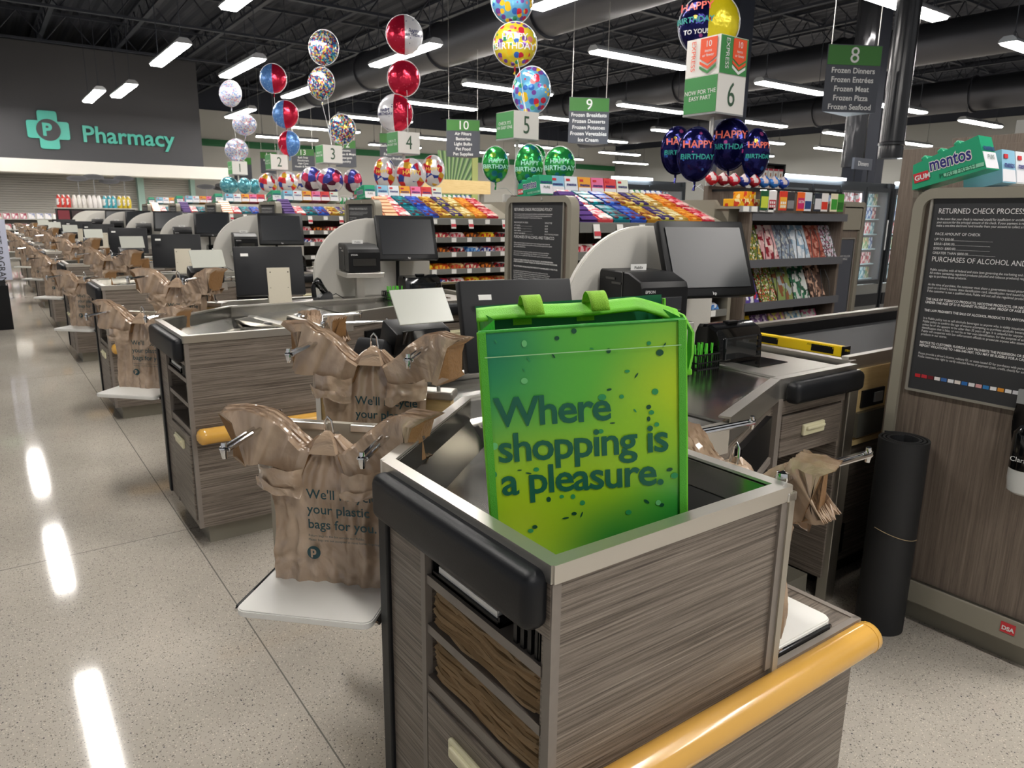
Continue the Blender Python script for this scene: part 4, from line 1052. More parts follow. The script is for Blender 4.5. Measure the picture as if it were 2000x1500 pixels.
    cards = ['#b8232b', '#c22f3a', '#6a1a22', '#ece7e4', '#3f6aa8', '#e8e8ea', '#e6ddd4', '#2a6ab0', '#e2e2e2', '#d8a0a0', '#2f7ab8', '#e8e8e8', '#d8902a', '#e4e4e4', '#d6d6da', '#b0b0b4']
    for i, c in enumerate(cards):
        MB().bx(-.0185, -.0165, .0, .0185, 0, .012).build('card_mark', mat('card_' + c[1:], c, .5), nb, loc=(0, .219 - i*.0225, .948))
    # shelving to the right, open towards -y
    X0, X1 = .04, 1.42; yf, yb_ = -.30, .38
    MB().bx(X0, X1, .33, .36, .1, 1.62).build('back_panel', lam_v, t)
    MB().bx(X1, X1+.03, yf, .36, .1, 1.3).prism_m([(.36, .0), (.36, .38), (.30, .42), (-.12, .42), (-.30, .22), (-.30, 0)], .03, Matrix(((0, 0, 1, X1), (1, 0, 0, 0), (0, 1, 0, 1.2), (0, 0, 0, 1)))).build('end_wing', frame_m, t)
    MB().bx(X0, X1, yf+.02, .34, .0, .14).build('kick', frame_m, t)
    for i, z in enumerate((.58, .72, .86, .99, 1.14, 1.27)):
        s_ = MB().bx(X0, X1, yf+.02, .33, z, z+.012).build('shelf', frame_m, t)
        MB().bx(X0, X1, yf, yf+.02, z-.02, z+.028, .003).build('price_rail', mat('rail_grey', '#74746f', .45), s_)
    s_ = MB().loft([[(X0, yf, 1.415), (X0, yf, 1.435), (X0, .12, 1.60), (X0, .36, 1.60), (X0, .36, 1.58), (X0, .12, 1.58)],
                    [(X1, yf, 1.415), (X1, yf, 1.435), (X1, .12, 1.60), (X1, .36, 1.60), (X1, .36, 1.58), (X1, .12, 1.58)]]).build('top_shelf', frame_m, t)
    MB().bx(X0, X1, yf-.015, yf, 1.405, 1.465, .003).build('price_rail', MATS['rail_grey'], s_)
    return t
PT0 = MB().bx(-.024, .024, -.004, 0, -.02, .02).build('price_tag', paper)
PT1 = MB().loft([[(-.024, -.004, .02), (.024, -.004, .02), (.024, 0, .02), (-.024, 0, .02)], [(-.024, -.02, -.06), (.024, -.02, -.06), (.024, -.016, -.06), (-.024, -.016, -.06)]]).build('price_tag', [paper, mat('tag_red', '#c23b45', .5)])
for p in PT1.data.polygons: p.material_index = 0
q_ = MB().loft([[(-.024, -.0165, -.02), (.024, -.0165, -.02), (.024, -.014, -.02), (-.024, -.014, -.02)], [(-.024, -.0215, -.045), (.024, -.0215, -.045), (.024, -.019, -.045), (-.024, -.019, -.045)]])
q_.build('tag_band', MATS['tag_red'], PT1)
rack0 = make_candy_rack()
for z, n in ((1.435, 7), (1.275, 7), (1.145, 7), (.995, 7), (.865, 7)):
    for i in range(n):
        big = z > 1.4 and i % 3 != 2
        src = PT1 if big else PT0
        o = copy_tree(src, rack0); o.location = (.16 + i*.185 + (.02 if z < 1.3 and i % 2 else 0), -.317 if z > 1.4 else -.301, z)
bpy.data.objects.remove(KIDSOF(PT1)[0]); bpy.data.objects.remove(PT0); bpy.data.objects.remove(PT1)
def rlabel(k): return ('candy rack with lettered policy board on its end, the %s' % rack_of(k)) if k else 'large policy board rack at the right edge, with sanitiser bottle'
rack0['label'] = rlabel(0)
for k in range(1, NR): dup(rack0, (RX, RYc + SP*k, 0), rlabel(k))

# ---- candy, one prototype per kind, every box and packet a thing of its own
def pk(cols, scale=30): return package('pack_' + cols[0][1:] + cols[-1][1:], cols[0], cols[1:], scale)
def tray_box(name, w_, cols, rows=3, h=.05, L_=.21, side=None):
    """open candy tray: a box whose top shows rows of small packets"""
    body = mat('box_' + (side or cols[0])[1:], side or cols[0], .4)
    mb = MB(); mb.bx(-w_/2, w_/2, 0, L_, 0, h, .003); mb.mi = 1
    for r in range(rows):
        y0 = L_*(r+.06)/rows; y1 = L_*(r+.94)/rows; mb.bx(-w_/2+.006, w_/2-.006, y0, y1, h-.004, h+.012, .005)
    o = mb.build(name, [body, pk(cols)]); return o
TR = math.radians(21)
FRONTROW = [('pink_gum_box', 'pink gum carton', .11, ['#e2566a', '#f0b0a8', '#f3ece8'], 5), ('mint_chocolate_box', 'teal chocolate tray', .13, ['#0f6f7c', '#1aa0a8', '#5a1f2a', '#0b4a5a'], 3),
            ('chocolate_box', 'royal blue chocolate tray', .13, ['#2a4fae', '#3f78d8', '#6a2030', '#1a2f80'], 3), ('gold_chocolate_box', 'gold chocolate tray', .12, ['#a97a22', '#d8b04a', '#7a3018', '#e2cf7a'], 3),
            ('chocolate_box', 'purple and yellow caramel tray', .115, ['#4a3a78', '#cbbf5a', '#3a2a60'], 5), ('caramel_box', 'cream and gold caramel tray', .12, ['#d8c27a', '#efe6c0', '#b8923a'], 5),
            ('wafer_box', 'orange wafer tray', .12, ['#e08a24', '#f0b04a', '#c86a1a'], 6), ('liquorice_box', 'red twist candy tray', .12, ['#c02438', '#e8808a', '#f0c8c0'], 4)]
protos = {}
for nm, lab, w_, cols, rows in FRONTROW: protos[lab] = tray_box(nm, w_, cols, rows, side={'purple and yellow caramel tray': '#8a8a3a', 'cream and gold caramel tray': '#b8954a', 'pink gum carton': '#d84a50'}.get(lab))
tallp = {}
for lab, c, cs in (('tall purple', '#3d2560', ['#3d2560', '#5a3d80', '#3d2560']), ('tall peach', '#e8a27a', ['#e8a27a', '#f0b890', '#d87a5a'])):
    mb = MB(); mb.loft([[(-.07, 0, 0), (.07, 0, 0), (.07, 0, .03), (-.07, 0, .03)], [(-.07, .30, 0), (.07, .30, 0), (.07, .30, .10), (-.07, .30, .10)]]); mb.mi = 1
    for r in range(6): mb.box((0, .03 + r*.048, .046 + r*.0115), (.12, .036, .006), Matrix.Rotation(.22, 3, 'X'))
    tallp[lab] = mb.build('chocolate_carton', [mat('carton_' + c[1:], c, .35), mat('carton2_' + cs[1][1:], cs[1], .3)])
MENTO = [('pale blue', '#8fc4de'), ('white', '#e6ecf0'), ('orange', '#eda63a'), ('pink', '#ec7aa6'), ('red fruit', '#dc4a4a'), ('green and red', '#dfe8dc')]
mprot = {}
for lab, c in MENTO:
    mb = MB(); mb.loft([[(-.055, 0, 0), (.055, 0, 0), (.055, .12, -.03), (-.055, .12, -.03)], [(-.052, .02, .11), (.052, .02, .11), (.052, .14, .08), (-.052, .14, .08)]])
    mb.mi = 1; mb.loft([[(-.054, -.0008, .004), (.054, -.0008, .004), (.054, .003, .004), (-.054, .003, .004)], [(-.05, .0072, .045), (.05, .0072, .045), (.05, .012, .045), (-.05, .012, .045)]])
    o = mb.build('gum_pack', [mat('gum_' + c[1:], c, .35), mat('gum_base', '#e9e9ee', .4)])
    tilt = (PI/2 - math.atan2(.02, .11), 0, 0)
    txt('mentos', .027, mat('gum_ink', '#2a2a78', .4), o, (0, .006, .052), tilt, 'CENTER', bold=.0008, name='lettering')
    g = MB().box((-.026, .0135, .088), (.03, .002, .014), Matrix.Rotation(-math.atan2(.02, .11), 3, 'X')).build('red_badge', mat('badge_red', '#d0303a', .4), o)
    txt('GUM', .011, white_ink, g, (-.026, .0118, .084), tilt, 'CENTER')
    mprot[lab] = o
gumtube = {}
for lab, c in (('green', '#2f9a5a'), ('blue', '#2f5ab0')):
    mb = MB(); mb.lathe([(.02, 0), (.021, .004), (.021, .045), (.021, .06), (.019, .075), (.017, .078)], n=16); gumtube[lab] = mb.build('gum_tube', [package('tube_' + c[1:], c, ['#e8ecec', '#e8ecec'], 22)], smooth=True)
def greenbox():
    o = MB().loft([[(-.05, -.11, 0), (.05, -.11, 0), (.05, .13, 0), (-.05, .13, 0)], [(-.05, -.10, .115), (.05, -.10, .115), (.05, .115, .085), (-.05, .115, .085)]]).build('gum_carton', mat('gum_green', '#23a074', .3))
    MB().loft([[(-.052, .02, .012), (-.052, -.105, .012), (-.05, -.105, .012), (-.05, .02, .012)], [(-.052, .02, .024), (-.052, -.105, .024), (-.05, -.105, .024), (-.05, .02, .024)]]).build('pale_band', mat('gum_mint', '#8fd0b0', .35), o)
    g = MB().bx(-.0525, -.05, .068, .118, .02, .052).build('red_badge', MATS['badge_red'], o)
    txt('GUM', .024, white_ink, g, (-.0535, .115, .027), LEFT, bold=.0006)
    txt('mentos', .062, paper, o, (-.0515, .062, .046), LEFT, bold=.004, xs=.72); txt('mentos', .062, MATS['gum_ink'], o, (-.0522, .062, .046), LEFT, bold=.0012, xs=.72)
    txt('PURE FRESH', .022, mat('gum_dark', '#0f5a40', .4), o, (-.0522, .035, .012), LEFT)
    MB().loft([[(-.048, -.1105, .004), (.048, -.1105, .004), (.048, -.107, .004), (-.048, -.107, .004)], [(-.048, -.1065, .06), (.048, -.1065, .06), (.048, -.103, .06), (-.048, -.103, .06)]]).build('front_label', mat('gum_base', '#e9e9ee', .4), o)
    txt('mentos', .028, MATS['gum_ink'], o, (0, -.108, .065), (PI/2 - .087, 0, 0), 'CENTER', bold=.0008); txt('PURE', .022, MATS['gum_dark'], o, (0, -.1115, .035), (PI/2 - .087, 0, 0), 'CENTER')
    for i in range(3): MB().box((0, -.03 + i*.055, .11 - i*.007), (.085, .02, .022), Matrix.Rotation(-.5, 3, 'X'), .006).build('flap', MATS['gum_green'], o)
    return o
gb = greenbox()
seen = set()
def put(o, loc, rot, label, cat, group):
    if o.name in seen: o = copy_tree(o)
    else: seen.add(o.name)
    o.location = loc; o.rotation_euler = rot; o.name = o.name.split('.')[0]
    return tag(o, label, cat, group)
BARS = [('red', ['#c8283a', '#e8d8b8', '#8a1f2a']), ('pale pink', ['#e2b8b8', '#c83a4a', '#f0e2d8']), ('brown and orange', ['#5a2c1a', '#d87a2a', '#3a1c14']), ('yellow', ['#eec01a', '#c83018', '#f4d848']), ('dark red', ['#a01c28', '#2a1a1c', '#e0e0e0']),
        ('orange', ['#e06a1c', '#f0c040', '#b83a18']), ('blue', ['#2f6ab8', '#7ab0e0', '#e8e8f0']), ('tan and red', ['#b8783a', '#c83a2a', '#e8c890']), ('white and navy', ['#dadae0', '#2a3f90', '#b83040'])]
bprot = []
for nm, cols in BARS:
    rings = []
    for i in range(9):
        x = -.075 + .15*i/8; e = 1 if 0 < i < 8 else .15
        rings.append([(x, 0, .004), (x, .0, .012 + .032*e), (x, .03, .018 + .04*e), (x, .14, .02 + .036*e), (x, .16, .004)])
    bprot.append(MB().loft(rings).build('candy_bar_pack', pk(cols, 34), smooth=True, angle=45))
for k in range(0, NR):
    R = rack_of(k); bx_, by_ = RX, RYc + SP*k
    def P(x, y, z): return (bx_ + x, by_ + y, z)
    put(gb, P(.12 if k else .05, .20 if k else .22, 1.615 if k else 1.64), (-.27 if k == 0 else -.1, 0, 0), 'green gum carton at the board end on top of the %s' % R, 'gum carton', 'green gum cartons')
    if k == 0:
        for i, lab in enumerate(('pale blue', 'white', 'orange')):
            put(mprot[lab], P(.21 + i*.115, .12, 1.632), (0, 0, 0), '%s gum pack on top of the %s' % (lab, R), 'gum', 'gum packs on the racks')
        continue
    tall = 'tall purple' if k in (1, 3, 5) else 'tall peach'
    fx = .06
    put(tallp[tall], P(fx + .075, -.285, 1.435), (TR, 0, 0), '%s chocolate carton at the left end of the %s' % (tall, R), 'candy box', 'candy boxes of the %s' % R)
    x = .20
    for i, (nm, lab, w_, cols, rows) in enumerate(FRONTROW):
        for rep in range(2 if lab.startswith(('cream', 'purple')) and 0 else 1):
            put(protos[lab], P(x + w_/2, -.285, 1.435), (TR, 0, 0), '%s on the sloping top shelf of the %s' % (lab, R), 'candy box', 'candy boxes of the %s' % R); x += w_ + .008
            if k < 3: put(protos[lab], P(x - w_/2 - .008, -.06, 1.525), (TR, 0, 0), '%s in the second row of the top shelf, %s' % (lab, R), 'candy box', 'candy boxes of the %s' % R)
    x = .24
    for i, (lab, c) in enumerate(MENTO):
        put(mprot[lab], P(x + .05, .19, 1.635), (0, 0, 0), '%s gum pack in the back row of the %s' % (lab, R), 'gum', 'gum packs on the racks'); x += .113
    for i in range(6):
        lab = 'green' if i < 2 else 'blue'
        put(gumtube[lab], P(x + .03 + i*.052, .2, 1.60), (0, 0, 0), '%s gum tube standing at the right end of the %s' % (lab, R), 'gum', 'gum tubes on the %s' % R)
    if k > 3: continue
    for j, z in enumerate((1.282, 1.152, 1.002, .872, .732) if k < 3 else (1.282, 1.152)):
        for i in range(8):
            b = (i*2 + j*3 + k) % 9 if j else [1, 1, 2, 0, 1, 2, 3, 4][i]
            put(bprot[b], P(.14 + i*.165, -.27, z), (0, 0, 0), '%s candy pack, lower shelf %s, place %s from the left, %s' % (BARS[b][0], ['one', 'two', 'three', 'four', 'five'][j], ['one', 'two', 'three', 'four', 'five', 'six', 'seven', 'eight'][i], R), 'candy', 'wrapped candy packs on the lower shelves')
for o in list(COL.objects):
    if o.parent is None and o.name.split('.')[0] in ('chocolate_carton', 'gum_carton') and not o.get('label'): bpy.data.objects.remove(o)

# sanitiser bottle and maker's sticker on the nearest board
t = thing('sanitizer_dispenser', (2.69, .83, .67), 'black oval sanitizer dispenser with white bottle fixed below the policy board', 'sanitizer dispenser')
MB().prism_m([(.075*math.cos(2*PI*i/28), .20 + .16*math.sin(2*PI*i/28)) for i in range(28)], .03, Matrix.Translation((-.01, 0, .0)) @ ML, .006).build('holder', blackg, t, smooth=True)
MB().lathe([(.03, 0), (.045, .01), (.05, .05), (.05, .12)], (-.035, 0, -.03), 24).build('bottle', mat('frosted_bottle', '#c9cbc8', .3), t, smooth=True)
lb = MB().lathe([(.051, .085), (.052, .2), (.04, .22)], (-.035, 0, -.03), 24).build('bottle_label', blackg, t, smooth=True)
txt('Clarity', .022, white_ink, lb, (-.0885, .035, .085), LEFT)
MB().bx(-.055, -.04, -.04, .055, .265, .31).build('grey_plate', greyp, t)
t = MB().bx(-.003, 0, -.022, .022, 0, .036).build('maker_sticker', mat('sticker_red', '#c8323a', .4), loc=(2.685, .81, .133)); tag(t, 'small red maker sticker on the base rail of the nearest policy board rack', 'sticker')
txt('DSA', .02, white_ink, t, (-.004, .018, .01), LEFT, bold=.0008)

# ================================================================ MAGAZINES AND GIFT CARDS
t = thing('magazine_rack', (4.3, 3.35, 0), 'dark grey magazine rack with three wire-fronted shelves right of the touch screen', 'magazine rack')
MB().bx(-.05, 1.2, .18, .22, .08, 1.72).build('back_panel', lam_v, t); MB().bx(-.06, -.03, -.2, .2, .08, 1.55).bx(1.13, 1.16, -.16, .2, .08, 1.62).build('side_panel', lam_v, t)
MB().bx(-.05, 1.15, -.15, .2, .0, .1).build('plinth', darkp, t)
for z in (1.2, .9, .6, 1.52):
    s_ = MB().bx(-.04, 1.13, -.19, .18, z - .015, z).build('shelf', darkp, t)
    MB().bx(-.04, 1.13, -.205, -.185, z - .035, z + .02).build('price_rail', mat('dark_rail', '#5d5e62', .5), s_)
for z in (1.2, .9):
    for i in range(6):
        x = .05 + i*.19
        MB().tube([(x-.05, -.18, z), (x-.05, -.155, z+.13), (x-.03, -.12, z+.22), (x+.03, -.12, z+.22), (x+.05, -.155, z+.13), (x+.05, -.18, z)], .003, 5).build('wire_pocket', mat('wire', '#3a3a3c', .4), t)
def magazine(w_, h_, cols, scale):
    return MB().bx(-w_/2, w_/2, 0, .012, 0, h_).build('magazine', package('mag_%s%s' % (cols[0][1:], cols[1][1:]), cols[0], cols[1:], scale, .25))
mags = [('green and gold cover with long-haired portrait', ['#6a7a3a', '#e8e2c8', '#c8a04a', '#3a4a22'], 40, 1.2), ('pink cover', ['#d8a8a8', '#8a2430', '#f0d8d0'], 14, 1.2), ('blue-grey landscape cover', ['#8a98a8', '#b8bcb8', '#6a7080'], 30, 1.2),
        ('pale blue and white cover', ['#c8d4de', '#e8ecf0', '#8aa8c0'], 14, 1.2), ('rust red cover', ['#a8584a', '#c88a78', '#7a3a30'], 18, 1.2), ('white cover with small flowers', ['#d8d8e0', '#7a4a5a', '#3a5a44', '#c88aa0'], 46, 1.2),
        ('purple and white puzzle cover', ['#5a4a98', '#e8e6ee', '#c83040'], 14, .9), ('food cover with vegetables', ['#8a9a4a', '#b83a2a', '#e8dcc0', '#3a4a22'], 50, .9), ('brown horse on grass cover', ['#8a9a5a', '#8a5a3a', '#a8b0b0'], 12, .9), ('white cover with green figure', ['#d8dcd6', '#3a7a5a', '#2f5a44'], 16, .9), ('dark cover with fair portrait', ['#4a3a34', '#d0a890', '#8a6a5a'], 18, .9),
        ('yellow-bordered cover', ['#f0c818', '#8a5a2a', '#6a2a20'], 14, .6), ('purple cover on the low shelf', ['#7a5a90', '#d8c8d8', '#4a3a60'], 24, .6), ('pink and yellow puzzle cover', ['#d8a0a8', '#e0d86a', '#8a6a90'], 22, .6), ('pale blue puzzle cover', ['#b8d0dc', '#e8e4ca', '#6a90a8'], 22, .6), ('magenta puzzle cover', ['#c86a90', '#b8d0c0', '#e0c8d0'], 22, .6)]
cnt = {}
for i, (lab, cols, scl_, z) in enumerate(mags):
    j = cnt.get(z, 0); cnt[z] = j + 1
    m_ = magazine(.19, .27 if z > .7 else .22, cols, scl_)
    step = .195 if z > 1 else .21
    m_.location = (4.3 + .10 + j*step, 3.35 - .155, z + .004); m_.rotation_euler = (-.40, 0, 0)
    tag(m_, 'magazine with %s, %s shelf of the magazine rack' % (lab, {1.2: 'upper', .9: 'middle', .6: 'lower'}[z]), 'magazine', 'magazines on the rack')
for nm, s_, i_, z_, c_ in (('VARIETY\nPUZZLES', .04, 0, .9, white_ink), ('EAT', .05, 1, .9, white_ink), ('HORSES', .042, 2, .9, inkdark), ('Palms', .045, 3, .9, inkdark)):
    m_ = [o for o in COL.objects if o.name.startswith('magazine') and o.parent is None and o.get('label', '').startswith('magazine')][6 + i_]
    txt(nm, s_, c_, m_, (-.085, -.001, .225), FRONT, bold=.001)
cards = [('dark green', '#1f5a3a', '#c8d44a'), ('white and red', '#ece8e6', '#b8303a'), ('red with yellow square', '#dc4030', '#f0b040'), ('black with grey petals', '#3a3a3c', '#8a8a8c'), ('orange and magenta', '#f06a2a', '#c82a6a'), ('white with blue mark', '#dfe2e6', '#2a4a80'), ('black and white', '#2c3440', '#d8d8dc'), ('white with red mark', '#ece8e4', '#d83a2a'), ('cream with green leaf', '#e8dfc0', '#3f9a3a'), ('bright green', '#4a9a3a', '#2a6a2a')]
for i, (lab, c, c2) in enumerate(cards):
    mb = MB(); mb.bx(-.045, .045, 0, .006, -.13, 0, .003); mb.mi = 1; mb.bx(-.038, .038, -.001, .0, -.115, -.06 if i % 2 else -.04)
    if i in (1, 2): 
        mb.mi = 2
        for a in range(2):
            for b in range(3): mb.bx(-.03 + b*.022, -.016 + b*.022, -.002, -.001, -.11 + a*.024, -.094 + a*.024)
    o = mb.build('gift_card', [mat('card_face_' + c[1:], c, .3), mat('card_face_' + c2[1:], c2, .3), white_ink])
    o.location = (4.34 + i*.105, 3.13 - (.0 if i % 2 else .012), 1.685); tag(o, '%s gift card hanging above the magazines' % lab, 'gift card', 'gift cards above the magazines')
    if lab.startswith('orange'): txt('ULTA', .026, white_ink, o, (0, -.0025, -.075), FRONT, 'CENTER', bold=.0008)
t = thing('card_hook_bar', (4.3, 3.15, 1.69), 'wire hook bar holding the gift cards over the magazine rack', 'rack bar')
MB().bx(-.02, 1.06, .02, .035, -.012, .012).bx(-.01, .01, .03, .39, -.008, .008).bx(1.03, 1.05, .03, .39, -.008, .008).build('bar', darkp, t)
for i in range(10): MB().tube([(.04 + i*.105, .03, -.005), (.04 + i*.105, -.04, -.005)], .002, 5).build('hook', chrome, t)
# snacks on top of the magazine rack
for i, (lab, c) in enumerate((('red', '#b8202c'), ('dark red', '#8a1a28'), ('red', '#c8283a'), ('navy', '#2a3a8a'), ('red and silver', '#b02a34'), ('blue', '#3a78c8'), ('bright blue', '#3f86d6'), ('royal blue', '#2f4fae'))):
    rings = []
    for j in range(7):
        v = j/6; rr = .05*math.sin(PI*min(.95, v*.9+.08)); rings.append([(rr*1.3*math.cos(2*PI*q/12), rr*.7*math.sin(2*PI*q/12), v*.09 + .008*noise.noise(Vector((q, j, i)))) for q in range(12)])
    o = MB().loft(rings).build('candy_bag', package('cbag' + c[1:], c, ['#e0d0d0', c], 24, .2), smooth=True)
    o.location = (4.2 + i*.118, 3.46, 1.722 if i > .5 else 1.722); tag(o, '%s candy bag on top of the magazine rack, place %s from the left' % (lab, ['one', 'two', 'three', 'four', 'five', 'six', 'seven', 'eight'][i]), 'candy', 'candy bags on the magazine rack')
t = thing('snack_ledge', (4.2, 3.25, 0), 'narrow grey snack stand with white price row between candy rack and magazines', 'display rack')
MB().bx(-.06, .1, .0, .12, 0, 1.58).build('stand_body', frame_m, t); MB().bx(-.08, .28, -.1, .1, 1.56, 1.575).build('ledge', frame_m, t)
r_ = MB().bx(-.08, .28, -.115, -.1, 1.54, 1.58).build('price_rail', greyp, t)
for i in range(4): MB().bx(-.03, .03, -.12, -.115, 1.543, 1.577).build('price_tag', paper, r_, loc=(-.035 + i*.09, 0, 0))
for i, c in enumerate(('#e8b020', '#e8a018', '#f0c030')):
    o = MB().bx(-.045, .045, -.06, .06, 0, .05 if i != 1 else .1, .004).build('peanut_box', pk([c, '#c83a20', '#f4e0a0'], 30)); o.location = (4.18 + i*.1, 3.24, 1.576)
    tag(o, 'yellow snack box on the snack stand, %s from the left' % ['first', 'second and tallest', 'third'][i], 'snack box', 'yellow snack boxes')
# end post past the magazines
t = thing('end_post', (5.70, 3.32, 0), 'taupe framed end post with narrow charcoal sign and chrome handle beyond the magazines', 'post')
f = MB(); ring_frame(f, .48, 1.62, .04, .05, .06, Matrix.Translation((0, 0.03, .83)) @ Matrix.Rotation(PI/2, 4, 'X')); f.build('frame', frame_m, t, smooth=True, angle=50)
MB().bx(-.2, .2, -.01, .03, .06, 1.6).build('panel', lam_v, t); MB().bx(-.2, .2, -.03, -.01, 1.42, 1.6).build('cap_panel', frame_m, t)
s_ = MB().bx(-.12, .13, -.02, -.012, .68, 1.34).build('sign_plate', slate, t); ring = MB(); ring_frame(ring, .28, .69, .006, .01, .012, Matrix.Translation((.005, -.012, 1.01)) @ M); ring.build('sign_frame', steel, t)
txt('THANK YOU FOR\nSHOPPING', .022, white_ink, s_, (.005, -.022, 1.2), FRONT, 'CENTER')
MB().tube([(-.16, -.05, .6), (.17, -.05, .6)], .018, 12).build('handle', chrome, t, smooth=True)
t = MB().bx(0, .1, -.1, .1, 0, .1).build('leafy_bunch', mat('leaf_green', '#3f8a2a', .6)); bpy.data.objects.remove(t)
rnd = random.Random(4); mb = MB()
for i in range(46):
    a, b_, l = rnd.uniform(0, 2*PI), rnd.uniform(.2, 1.2), rnd.uniform(.06, .12); x, y = rnd.uniform(-.18, .18), rnd.uniform(-.05, .05)
    d = Vector((math.cos(a)*math.sin(b_), math.sin(a)*math.sin(b_), math.cos(b_))); s_ = d.cross(Vector((0, 0, 1))).normalized()*.016; p = Vector((x, y, 0))
    mb.loft([[p - s_*.3, p + s_*.3, p + s_*.3 + Vector((0, 0, .001)), p - s_*.3 + Vector((0, 0, .001))], [p + d*l*.5 - s_, p + d*l*.5 + s_, p + d*l*.5 + s_ + Vector((0, 0, .001)), p + d*l*.5 - s_ + Vector((0, 0, .001))], [p + d*l - s_*.1, p + d*l + s_*.1, p + d*l + s_*.1 + Vector((0, 0, .001)), p + d*l - s_*.1 + Vector((0, 0, .001))]])
o = mb.build('leafy_plant', MATS['leaf_green'] if 'leaf_green' in MATS else green_b); o.location = (5.35, 3.0, .40); tag(o, 'green leafy bunch on a stand below the end post handle', 'plant')
t = thing('plant_stand', (5.35, 3.0, 0), 'low dark stand under the green leafy bunch', 'stand'); MB().bx(-.2, .2, -.08, .08, 0, .39).build('stand_body', darkp, t); MB().bx(-.21, .21, -.09, .09, .385, .4).build('stand_top', frame_m, t)

# ================================================================ LANE SIGNS AND BALLOONS
def lane_sign(k, num, express=False):
    x, y, z = 4.6, 3.83 + SP*k, 2.25
    t = thing('lane_sign', (x, y, 0), 'white and green cube sign with lane number %s on a pole' % num, 'sign', 'lane number signs')
    MB().tube([(0, .0, 0), (0, 0, z + .02)], .017, 12).lathe([(.12, 0), (.12, .012), (.02, .02)], n=24).build('pole', steel, t, smooth=True)
    a = .155; RZ = Matrix.Rotation(math.radians(-6), 3, 'Z')
    c = MB(); c.box((0, 0, z + .13), (2*a, 2*a, .26)); sb = c.build('sign_box', mat('sign_white', '#e4e2dc', .5), t)
    MB().bx(-a-.004, -a-.001, -a+.004, a-.004, z+.004, z+.256).build('green_face', green_stripe, sb)
    MB().bx(-a-.004, a, -a-.002, a, z-.012, z).build('base_lip', greyp, sb)
    txt(num, .24, mat('numeral_green', '#3c5a44', .5), sb, (0, -a-.003, z+.05), FRONT, 'CENTER', xs=.8, name='numeral')
    txt('NOW FOR THE\nEASY PART' if express else "CHECK IT'S\nAN EASY ONE", .042, white_ink, sb, (-a-.006, 0, z+.135), LEFT, 'CENTER')
    if express:
        z2 = z + .262
        e = MB().box((0, 0, z2 + .13), (2*a, 2*a, .26)).build('express_box', MATS['sign_white'], t)
        MB().bx(-a+.004, a-.004, -a-.004, -a-.001, z2+.004, z2+.256).build('green_face', green_stripe, e)
        for face in (0, 1):
            def place_(mb, nm, m_): 
                o = mb.build(nm, m_, e); 
                if face: o.rotation_euler = (0, 0, -PI/2)
                return o
            yy = -a - .006
            sh = lambda y0, pts, m_, nm: place_(MB().prism_m(pts, .002, Matrix.Translation((0, yy + y0, z2)) @ M), nm, m_)
            sh(0, [(-.02, .25), (.13, .25), (.13, .115), (.055, .075), (-.02, .115)], orange_s, 'badge')
            for q, mm in ((0, orange_s), (1, white_ink if not face else green_stripe)):
                d_ = q*.032; sh(0, [(-.02, .10-d_), (.055, .06-d_), (.13, .10-d_), (.13, .08-d_), (.055, .04-d_), (-.02, .08-d_)], mm, 'chevron')
            rt = FRONT if not face else LEFT
            def W(s_, sz, x_, z_, m_, rot_=0, al='CENTER'):
                p = (x_, yy - .003, z2 + z_) if not face else (yy - .003, -x_, z2 + z_)
                o = txt(s_, sz, m_, e, p, rt, al)
                if rot_:
                    o.rotation_euler = (Matrix.Rotation(-PI/2 if face else 0, 3, 'Z') @ Matrix.Rotation(PI/2, 3, 'X') @ Matrix.Rotation(-PI/2, 3, 'Z')).to_euler()
                return o
            W('10', .06, .055, .19, white_ink); W('items\nor fewer', .03, .055, .155, white_ink)
            W('EXPRESS', .056, -.1, .245, white_ink if not face else orange_s, 1, 'LEFT')
    return t
for k, num in enumerate('654321'): lane_sign(k, num, k == 0)
